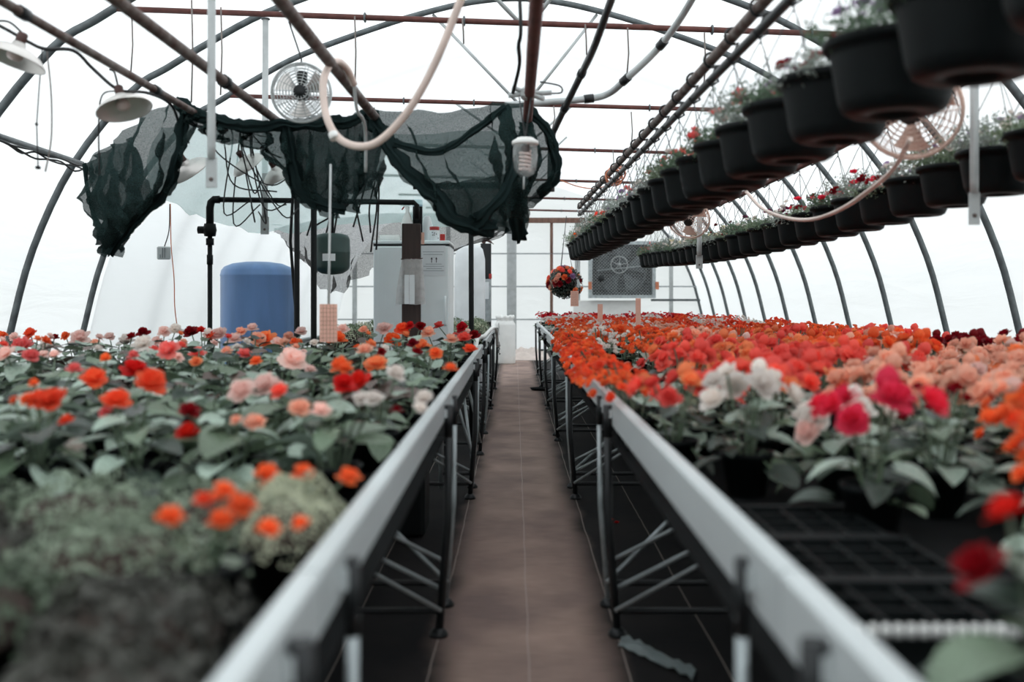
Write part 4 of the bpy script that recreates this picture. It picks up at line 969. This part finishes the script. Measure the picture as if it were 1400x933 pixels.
# ------------------------------------------------------------------ tanks, refrigerator and gear
YT = 7.6; c = P(352, 450, YT); R = .273; zt = P(0, 358, YT).z
m_blue = mat('blue_enamel', (122, 160, 214), .38, 0, .1, 3, stretch=(3, 3, .5)); m_green = mat('green_enamel', (50, 74, 70), .4, 0, .12, 6)
t = thing('pressure_tank', 'tall blue steel pressure tank behind the begonias', 'tank', (c.x, YT, 0))
T_ = Matrix.Translation((c.x, YT, 0))
MB().lathe([(R*.8, .1), (R, .16), (R, zt-.115), (R*1.01, zt-.11), (R*1.01, zt-.10), (R, zt-.095), (R*.985, zt-.07), (R*.9, zt-.04), (R*.68, zt-.015), (R*.35, zt-.002), (0, zt)], 48, T_).build('shell', m_blue, t)
MB().lathe([(R*.86, 0), (R*.88, 0), (R*.88, .14), (R*.86, .14)], 32, T_).build('skirt', m_black, t)
MB().tube([(c.x-.05, YT-R-.02, .12), (c.x-.05, YT-R+.1, .12)], .025, 10).build('port', m_galv, t)
YG = 7.3; c = P(454, 345, YG); R = .13; z0, z1 = P(0, 376, YG).z, P(0, 319, YG).z
t = thing('expansion_tank', 'small dark green expansion tank hung between black posts', 'tank', (c.x, YG, z0))
MB().lathe([(0, z0), (R*.6, z0+.01), (R*.9, z0+.035), (R, z0+.06), (R, z0+.155), (R*1.015, z0+.16), (R*1.015, z0+.168), (R, z0+.173), (R, z1-.045), (R*.88, z1-.015), (R*.5, z1-.002), (0, z1)], 40, Matrix.Translation((c.x, YG, 0))).build('shell', m_green, t)
vs = []
for i in range(7):
    a_ = -math.pi/2-.36+.72*i/6
    for z in (z0+.098, z0+.15): vs.append((c.x+(R+.0015)*math.cos(a_), YG+(R+.0015)*math.sin(a_), z))
mb = MB(); mb.add(vs, [(2*i, 2*i+2, 2*i+3, 2*i+1) for i in range(6)]); o = mb.build('sticker', m_paper, t); o['label'] = 'white sticker'
MB().tube([(c.x, YG, z1-.01), (c.x, YG, z1+.05), (c.x, YG+.02, z1+.3)], .014, 8).build('pipe_neck', m_blackpipe, t)

# black water pipe frame
t = thing('water_pipe', 'black water pipe with valve standing beside the blue tank', 'pipe', P(287, 450, 7.2))
t.location.z = 0; YP = 7.2
e = P(287, 273, YP); f_ = P(566, 277, YP)
MB().tube([(e.x, YP, 0), (e.x, YP, e.z-.13)], .017, 10).build('riser', m_blackpipe, t)
MB().tube([(e.x, YP, e.z-.24), (e.x, YP, e.z-.06), (e.x+.008, YP, e.z-.02), (e.x+.03, YP, e.z), (e.x+.07, YP, e.z)], .028, 12).build('elbow', m_blackpipe, t)
MB().tube([(e.x+.05, YP, e.z), (f_.x, YP, f_.z), (f_.x+.02, YP, f_.z-.02), (f_.x+.02, YP, f_.z-.12)], .02, 10).build('run', m_blackpipe, t)
mb = MB(); mb.lathe([(0, -.05), (.04, -.045), (.048, 0), (.04, .045), (0, .05)], 14, Matrix.Translation((e.x, YP, e.z-.22))); mb.tube([(e.x-.085, YP, e.z-.22), (e.x, YP, e.z-.22)], .028, 10); mb.build('valve', m_blackpipe, t)
MB().tube([(e.x, YP, e.z-.33), (e.x, YP, e.z-.28)], .028, 10).build('union', m_blackpipe, t); MB().tube([(e.x, YP, e.z-.47), (e.x, YP, e.z-.4)], .022, 10).build('union', m_blackpipe, t)
def post(px, ytop, ybot_free, Y, r, label, lean=0):
    a_ = P(px+lean, ytop, Y); b_ = P(px, 450, Y); b_.z = 0
    return one('black_post', MB().tube([b_, b_.lerp(a_, .5), a_], r, 10), m_blackpipe, label, 'post', 'black posts under the cloth')
post(406, 240, 0, 6.9, .019, 'black post right beside the blue tank')
post(429, 250, 0, 7.0, .021, 'black post between the blue tank and the small green tank')
post(645, 300, 0, 7.9, .021, 'black post beside the white refrigerator', -1)
one('black_pole', MB().tube([(P(404, 450, 7.05).x, 7.05, 0), P(404, 420, 7.05), P(397, 330, 7.05), P(401, 255, 7.05)], .011, 8), m_blackpipe, 'thin leaning black pole against the blue tank post', 'post')
one('black_crosspipe', MB().tube([P(565, 255, 6.9), P(640, 254, 6.9), P(718, 254, 6.9)], .022, 10), m_blackpipe, 'black level pipe behind the dark swag of cloth', 'pipe')

# refrigerator
YR = 8.0; x0, x1 = P(510, 0, YR).x, P(614, 0, YR).x; zt = P(0, 331, YR).z
m_fridge = mat('white_enamel', (240, 246, 247), .4, 0, .04, 3); m_gasket = mat('dark_gasket', (36, 38, 40), .6)
t = thing('refrigerator', 'white upright refrigerator with a paper notice under the shade cloth', 'refrigerator', ((x0+x1)/2, YR+.3, 0))
xm, wd = (x0+x1)/2, x1-x0
MB().box((xm, YR+.34, zt/2), (wd, .56, zt-.03), bev=.01).build('body', m_fridge, t)
d_ = MB().box((xm, YR+.025, (zt-.05)/2+.04), (wd-.006, .05, zt-.10), bev=.008).build('door', m_fridge, t)
MB().box((xm, YR+.055, zt/2), (wd-.03, .012, zt-.07)).build('gasket', m_gasket, t)
MB().box((xm, YR+.33, zt-.022), (wd+.004, .6, .018)).build('gasket', m_gasket, t)
MB().box((xm, YR+.33, zt), (wd+.012, .62, .026), bev=.006).build('top', m_fridge, t)
MB().tube(catmull([(x1-.03, YR, 1.0), (x1-.03, YR-.035, 1.02), (x1-.03, YR-.035, 1.2), (x1-.03, YR, 1.22)], 4), .01, 8).build('handle', m_fridge, d_)
for px in (517, 522, 526): MB().box((P(px, 0, YR).x, YR-.001, (zt-.05)/2+.04), (.003, .003, zt-.14)).build('crease', m_fridge, d_)
# notice taped to the door
a_, b_ = P(576, 336, YR), P(609, 377, YR)
t = thing('paper_notice', 'white paper notice with two upward arrows taped to the refrigerator', 'notice', ((a_.x+b_.x)/2, YR-.003, b_.z))
MB().box(((a_.x+b_.x)/2, YR-.0025, (a_.z+b_.z)/2), (b_.x-a_.x, .002, a_.z-b_.z)).build('sheet', m_paper, t)
for py, q0, q1 in ((344.5, 578, 607), (348.2, 579, 605), (361.3, 582, 604), (364.3, 579, 607), (367.3, 583, 604), (370.3, 578, 607)):
    p0, p1 = P(q0, py, YR), P(q1, py, YR); MB().box(((p0.x+p1.x)/2, YR-.0042, p0.z), (p1.x-p0.x, .0008, .0045)).build('print_line', m_pale_ink, t)
for q in (590.2, 596.6):
    p0 = P(q, 356, YR); mb = MB(); mb.box((p0.x, YR-.0042, p0.z-.004), (.006, .0008, .03))
    mb.add([(p0.x-.0085, YR-.0046, p0.z+.008), (p0.x+.0085, YR-.0046, p0.z+.008), (p0.x, YR-.0046, p0.z+.026)], [(0, 1, 2)], False); mb.build('arrow', m_ink, t)
MB().box((P(593.4, 0, YR).x, YR-.0042, P(0, 352.2, YR).z), (.022, .0008, .002)).build('print_line', m_pale_ink, t)
# brown board with a plastic bag of papers
YB = 7.7; a_, b_ = P(549, 306, YB), P(576, 450, YB); xm = (a_.x+b_.x)/2
t = thing('timber_post', 'dark brown board standing upright before the refrigerator', 'post', (xm, YB, 0))
MB().box((xm, YB, a_.z/2), (.145, .045, a_.z), bev=.004).build('board', m_wood, t)
MB().box((P(578, 0, YB).x, YB+.005, P(0, 326, YB).z), (.022, .03, .09)).build('thermometer', m_card, t)
m_bag = net_mat('clear_plastic_bag', (214, 210, 208), .25, .35, 20)
t = thing('document_bag', 'clear plastic bag with folded white papers pinned to the brown board', 'bag', P(562, 418, YB-.06))
cloth([[(549,355,YB-.03),(557,354,YB-.032),(568,354,YB-.032),(577,355,YB-.03)], [(547,370,YB-.035),(556,370,YB-.06),(568,370,YB-.06),(579,370,YB-.035)], [(543,395,YB-.035),(556,395,YB-.075),(568,395,YB-.075),(581,395,YB-.035)], [(541,417,YB-.035),(555,416,YB-.045),(568,417,YB-.045),(582,416,YB-.035)]], 6, 6, .004, 3, 4).build('bag', m_bag, t)
for q0, q1, dy in ((553, 559.5, 0), (560, 567, .001)):
    p0, p1 = P(q0, 376, YB-.085), P(q1, 416, YB-.085); MB().box(((p0.x+p1.x)/2, YB-.086-dy, (p0.z+p1.z)/2), (p1.x-p0.x, .003, p0.z-p1.z)).build('paper', m_paper, t)
MB().tube([P(548, 354.5, YB-.03), P(578, 353.5, YB-.03)], .004, 5).build('clip', m_socket, t)
# things on the refrigerator
zf = zt+.013; yf = YR+.16
def bottle(px, prof, m, label, name, capm=None, cap=None, extra=None, Y=yf):
    x = P(px, 0, Y).x; t = thing(name, label, 'bottle', (x, Y, zf)); MB().lathe(prof, 20, Matrix.Translation((x, Y, zf))).build('body', m, t)
    if cap: MB().lathe(cap, 16, Matrix.Translation((x, Y, zf))).build('cap', capm, t)
    if extra: extra(x, Y, t)
    return t
def trig(x, Y, t):
    MB().box((x-.015, Y, zf+.31), (.085, .03, .035), bev=.006).build('trigger_head', m_white, t); MB().tube([(x-.02, Y, zf+.295), (x-.045, Y, zf+.26)], .006, 6).build('trigger', m_red, t)
bottle(557, [(0, 0), (.045, 0), (.05, .01), (.05, .15), (.03, .21), (.016, .24), (.016, .29), (0, .29)], m_white, 'white trigger spray bottle on the refrigerator', 'spray_bottle', extra=trig)
bottle(571, [(0, 0), (.04, 0), (.04, .28), (.034, .3), (0, .3)], m_black, 'tall black canister with pale blue top on the refrigerator', 'canister', mat('pale_blue', (150, 182, 196), .5), [(.041, .285), (.041, .34), (0, .345)])
bottle(584, [(0, 0), (.052, 0), (.055, .01), (.05, .12), (.03, .2), (.02, .22), (0, .22)], m_paper, 'white tapered bottle behind the patterned jar', 'tapered_bottle', Y=yf+.12)
def spots(x, Y, t):
    for k in range(6):
        a2 = -math.pi/2+random.uniform(-1.1, 1.1); z = zf+random.uniform(.02, .075)
        MB().lathe([(0, .001), (.005, 0)], 8, Matrix.Translation((x+.0415*math.cos(a2), Y+.0415*math.sin(a2), z)) @ Matrix.Rotation(a2+math.pi/2, 4, 'Z') @ Matrix.Rotation(math.pi/2, 4, 'X')).build('spot', m_hoop, t)
bottle(594, [(0, 0), (.036, 0), (.041, .012), (.041, .08), (.036, .09), (0, .09)], m_paper, 'white jar with dark spots and red lid on the refrigerator', 'spotted_jar', m_red, [(.039, .088), (.04, .112), (.036, .116), (0, .116)], spots, yf-.06)
one('red_box', MB().box((P(605, 0, yf).x, yf, zf+.03), (.04, .05, .06), bev=.003), m_red, 'small red box beside the spotted jar', 'box')
one('rolled_cloth', MB().tube([P(519, 325, yf), P(530, 326, yf), P(546, 325.5, yf)], [.022, .026, .024], 12), m_white, 'white rolled towel lying on the refrigerator', 'towel')

# white draped cover and electrical panel at the end of the mossy bench
YD = 13.9; m_sheetw = mat('white_fabric', (222, 226, 228), .8, 0, .05, 6)
x0, x1 = P(622, 0, YD).x, P(663, 0, YD).x; zt = P(0, 335, YD).z; mb = MB(); vs = []; nseg = 28; prof = [(.25, 1.0), (.6, .995), (.85, .97), (1, .9), (1.02, .7), (1.0, .4), (1.05, 0)]
for q, h in prof:
    for k in range(nseg):
        a_ = 2*math.pi*k/nseg; ca, sa = math.cos(a_), math.sin(a_); s_ = (abs(ca)**4+abs(sa)**4)**-.25
        rr = q*(1+.05*math.sin(k*3.1)*(1-h)); vs.append(((x0+x1)/2+(x1-x0)/2*rr*ca*s_, YD+.25*rr*sa*s_, zt*h))
mb.add(vs, [(i*nseg+k, i*nseg+(k+1) % nseg, (i+1)*nseg+(k+1) % nseg, (i+1)*nseg+k) for i in range(len(prof)-1) for k in range(nseg)]+[list(range(nseg))])
one('draped_cover', mb, m_sheetw, 'white fabric cover draped over tall equipment past the mossy bench', 'cover')
YE = 14.4; x0, x1 = P(657, 0, YE).x, P(671.5, 0, YE).x; xm = (x0+x1)/2; zt = P(0, 333, YE).z
t = thing('electrical_panel', 'grey electrical panel on a dark board past the mossy bench', 'electrical panel', (xm, YE, 0))
MB().box((xm, YE+.03, zt/2), (x1-x0, .05, zt), bev=.004).build('backboard', m_darkleg, t)
z0, z1 = P(0, 440, YE).z, P(0, 382, YE).z
MB().box((xm, YE-.06, (z0+z1)/2), (x1-x0-.01, .12, z1-z0), bev=.006).build('box', m_galv, t)
p0, p1 = P(660.5, 386, YE), P(669.5, 409, YE); MB().box((xm, YE-.122, (p0.z+p1.z)/2), (p1.x-p0.x, .003, p0.z-p1.z)).build('label_sheet', m_paper, t)
MB().box((x1-.01, YE-.04, P(0, 378, YE).z), (.04, .05, .07), bev=.005).build('switch', m_red, t)
one('dry_sprig', MB().tube(catmull([P(661, 333, YE), P(662, 330, YE), P(667, 329, YE), P(675, 334, YE)], 4), [.03]*6+[.02]*5+[.006]*2, 6), m_socket, 'dry brown sprig lying on top of the electrical panel board', 'sprig')

# white bag standing at the end of the aisle
YK = 18.6; a_, b_ = P(676, 432, YK), P(705, 496, YK); xm = (a_.x+b_.x)/2; hw_ = (b_.x-a_.x)/2; zt = a_.z
mb = MB(); vs = []; n = 32; prof = [(0, .02), (.86, .0), (.97, .03), (1, .2), (.98, .5), (1, .8), (.95, .84), (.78, .88), (.72, .91), (.88, .96), (.8, 1.0), (.5, .985), (0, .95)]
for i, (q, h) in enumerate(prof):
    for k in range(n):
        an = 2*math.pi*k/n; rr = q*hw_*(1+.05*noise.noise(Vector((math.cos(an)*2, math.sin(an)*2, h*6))) + (.07*math.sin(k*2.3) if h > .86 else 0))
        vs.append((xm+rr*math.cos(an), YK+rr*.8*math.sin(an), zt*h+(.02*math.sin(k*1.9) if .9 < h < 1.01 else 0)))
mb.add(vs, [(i*n+k, i*n+(k+1) % n, (i+1)*n+(k+1) % n, (i+1)*n+k) for i in range(len(prof)-1) for k in range(n)])
t = thing('potting_mix_bag', 'tall white plastic bag with printed side standing at the end of the aisle', 'bag', (xm, YK, 0)); mb.build('bag', m_white, t)
rp = random.Random(4); mbp = MB()
for k in range(26):
    py = 442+k*.9 if k < 18 else 468+(k-18)*2.2
    p = P(682.2+rp.uniform(-.4, .4)+(0 if k < 18 else rp.uniform(-.6, 1)), py, YK); an = math.acos(max(-1, min(1, (p.x-xm)/hw_)))
    yy = YK-hw_*.8*math.sin(an)-.012; s_ = .006 if k < 18 else .014
    mbp.box((p.x, yy, p.z), (s_*2, .004, s_*1.2 if k < 18 else s_*1.7), rz=.5)
mbp.build('print', m_ink, t)
# crumpled sheet beside the bag
mb = MB(); nx, ny = 26, 20; c0 = Vector((.02, 20.4, 0)); vs = []
for i in range(nx):
    for j in range(ny):
        u, v = i/(nx-1), j/(ny-1); e = math.sin(math.pi*u)**.5*math.sin(math.pi*v)**.5
        z = .006+e*(.13+.2*abs(noise.noise(Vector((u*5, v*5, 2))))+.09*noise.noise(Vector((u*12, v*12, 5)))); vs.append((c0.x+(u-.3)*1.0, c0.y+(v-.5)*1.6, max(.004, z)))
mb.add(vs, [(i*ny+j, (i+1)*ny+j, (i+1)*ny+j+1, i*ny+j+1) for i in range(nx-1) for j in range(ny-1)])
one('crumpled_sheet', mb, mat('dusty_plastic', (204, 190, 182), .7, 0, .1, 8), 'crumpled dusty plastic sheet heaped at the end of the aisle', 'sheet')
# hose laid along the mossy bench rail
one('white_hose', MB().tube(catmull([P(650, 478, 7.55), (-.30, 7.95, RZ+.05), (-.285, 9.2, RZ+.022), (-.275, 10.5, RZ+.024), (-.26, 12.0, RZ+.02), (-.235, 12.6, RZ-.02), (-.225, 12.9, .6)], 6), .02, 8), m_white, 'white hose laid along the rail of the mossy bench', 'hose')
# small things on the floor
one('black_saucer', MB().lathe([(0, .004), (.1, .004), (.13, .03), (.135, .03), (.104, 0), (0, 0)], 20, Matrix.Translation((.33, 13.2, .002))), m_black, 'black saucer on the floor under the far bench edge', 'saucer')
mb = MB(); vs = []; c0 = Vector((.47, 3.32, .004))
for i in range(14):
    for j in range(6):
        u, v = i/13, j/5; vs.append((c0.x+(u-.5)*.20+(v-.5)*.03, c0.y-(u-.5)*.32+(v-.5)*.09, .006+.03*abs(noise.noise(Vector((u*7, v*4, 1))))))
mb.add(vs, [(i*6+j, (i+1)*6+j, (i+1)*6+j+1, i*6+j+1) for i in range(13) for j in range(5)])
one('plastic_scrap', mb, mat('clear_scrap', (120, 130, 130), .35), 'crumpled clear plastic strip on the floor under the bench', 'scrap')
for k, (px, py) in enumerate(((836, 713), (843, 717))):
    Y = F*CH/(py-VY); p = P(px, py, Y); M_ = Matrix.Translation((p.x, p.y, .006)) @ Matrix.Scale(.03, 4)
    o = link_mesh('fallen_petal', blossom_mesh('small', k, 'red')); o.matrix_basis = M_; tag(o, 'red fallen petals on the dark floor under the bench', 'petal', 'fallen petals')
# black tub with a painted number under the herb side bench
YN = 5.0; p = P(556, 670, YN)
t = thing('black_tub', 'black tub marked 10 stored on the floor under the begonia bench', 'tub', (p.x-.06, YN+.15, 0))
MB().box((p.x-.06, YN+.15, .16), (.3, .3, .32), bev=.02).build('tub_body', m_black, t)
MB().box((p.x-.06, YN+.15, .33), (.33, .33, .025), bev=.01).build('tub_rim', m_black, t)
q = P(559, 670.5, YN)
mk = MB(); mk.tube([(q.x+.016*math.cos(a_), YN-.002, q.z+.026*math.sin(a_)) for a_ in np.linspace(0, 2*math.pi, 21)[:-1]], .0036, 5, False, True); mk.build('digit', m_pale_ink, t)
MB().tube([(q.x-.034, YN-.002, q.z+.028), (q.x-.034, YN-.002, q.z-.024)], .0036, 5).build('digit', m_pale_ink, t)

# ------------------------------------------------------------------ sticky cards
def card(px0, py0, px1, py1, Y, label, top=None, stake=True):
    a_, b_ = P(px0, py0, Y), P(px1, py1, Y); xm = (a_.x+b_.x)/2
    t = thing('sticky_card', label, 'sticky trap', (xm, Y, b_.z), 'sticky insect cards')
    MB().box((xm, Y, (a_.z+b_.z)/2), (b_.x-a_.x, .003, a_.z-b_.z)).build('card', m_card, t)
    w_, h_ = b_.x-a_.x, a_.z-b_.z
    if w_ > .06:
        for k in range(1, 5): MB().box((a_.x+w_*k/5, Y-.002, (a_.z+b_.z)/2), (.0012, .001, h_)).build('grid_line', m_wood2, t)
        for k in range(1, 9): MB().box((xm, Y-.002, b_.z+h_*k/9), (w_, .001, .0012)).build('grid_line', m_wood2, t)
    if top is not None: MB().tube([Vector((xm, Y+.006, a_.z-.02)), top], .007 if stake else .002, 6).build('hanging_rod', m_pvc if stake else m_string, t)
    else: MB().tube([(xm, Y+.006, a_.z-.02), (xm, Y+.006, BZ)], .004, 5).build('stake', m_pvc, t)
card(437, 416, 461, 468, 5.0, 'large pink gridded sticky card before the small green tank', P(452, 225, 5.3))
card(780, 398, 791, 419, 10.65, 'pink sticky card hung below the flower ball', Vector((row1x(10.65)-.10, 10.65, CH+.465)), False)
card(817, 416, 824, 440, 9.5, 'narrow pink sticky card among the red begonias below the fan'); card(869, 408, 876, 445, 9.0, 'taller narrow pink sticky card below the exhaust fan latch')

# ------------------------------------------------------------------ jar lamp and manifold over the aisle
YJ = 5.0; c = P(718, 215, YJ)
t = thing('jar_lamp', 'hanging jar lamp with white cap and spiral bulb over the aisle', 'lamp', c)
T_ = Matrix.Translation(c)
MB().lathe([(0, .098), (.04, .097), (.052, .088), (.066, .08), (.068, .066), (.064, .062), (0, .062)], 24, T_).build('cap', m_white, t)
m_jar = net_mat('clear_jar', (200, 206, 206), .72, .3, 8)
MB().lathe([(.06, .062), (.062, .0), (.058, -.05), (.045, -.085), (.02, -.097), (0, -.098)], 24, T_).build('jar', m_jar, t)
sp = [c+Vector((.026*math.cos(a_), .026*math.sin(a_), .03-.10*i/60)) for i, a_ in enumerate(np.linspace(0, 10*math.pi, 60))]
MB().tube(sp, .008, 6).build('spiral_bulb', m_bulb, t)
MB().lathe([(0, .062), (.022, .062), (.024, .03), (0, .03)], 14, T_).build('bulb_base', m_socket, t)
for sgn in (-1, 1): MB().tube([c+Vector((0, 0, .1)), c+Vector((sgn*.03, 0, .30))], .004, 5).build('chain', m_wire, t)
MB().tube([c+Vector((-.006, 0, -.098)), c+Vector((-.008, 0, -.16))], .005, 5).build('pull', m_pvc, t)
c = P(722, 128, 5.1)
t = thing('pipe_manifold', 'pale pipe fitting with short arms clamped on the aisle pipe', 'fitting', c)
MB().box(c, (.075, .09, .06), bev=.012).build('block', m_pvc, t)
for dx, dz, l in ((-1, -.15, .1), (1, .0, .12), (.9, -.35, .09), (-.9, .3, .09)): MB().tube([c, c+Vector((dx*l, -.02, dz*l))], .013, 8).build('arm', m_pvc, t)
MB().tube(catmull([c+Vector((.1, 0, .0)), c+Vector((.17, 0, .005)), c+Vector((.16, 0, .04)), c+Vector((.06, 0, .06))], 5), .0045, 5).build('wire_loop', m_cable, t)
cable([P(709, -40, 4.6), P(712, 40, 4.6), P(709, 62, 4.7), P(710, 90, 4.9), P(700, 132, 5.1)], .01, m_cable, 'dark cable dropping beside the aisle pipe')
# dangling thermostat and string
t = thing('thermostat_box', 'small grey thermostat box dangling from the shade sheet on cords', 'thermostat', P(224, 350, 8.9))
p = P(224, 346, 8.9); MB().box(p, (.115, .06, .115), rz=.3, rx=.1, bev=.008).build('case', m_pvc, t)
for dx in (-.02, 0, .02): MB().box(p+Vector((dx, -.034, 0)), (.006, .004, .09), rz=.3).build('rib', m_hoop, t)
MB().tube(catmull([p+Vector((0, 0, .04)), P(231, 315, 8.95), P(232, 279, 9.0)], 5), .005, 5).build('cord', m_cable, t)
one('brown_string', MB().tube(catmull([P(233, 279, 9.0), P(234, 335, 9.0), P(238, 380, 9.0), P(239, 420, 9.0), P(243, 452, 9.0)], 5), .005, 5), m_copper, 'thin brown cord hanging beside the thermostat box', 'cord')
for k, (px, y0_, y1_, Y) in enumerate(((180, 15, 108, 7.3), (262, 0, 140, 6.9), (302, 10, 130, 7.2), (485, 22, 120, 7.3), (632, 25, 60, 7.3), (858, 38, 108, 7.3), (800, 33, 75, 7.3), (963, 45, 118, 7.3), (863, 153, 205, 10.3), (757, 145, 175, 10.3), (838, 205, 250, 13.3))):
    one('hanging_string', MB().tube([P(px, y0_, Y), P(px+1.5, (y0_+y1_)/2, Y), P(px+random.uniform(-3, 3), y1_, Y)], .006, 4), m_string, 'thin grey string hanging from a roof pipe', 'string', 'thin strings from the roof pipes')
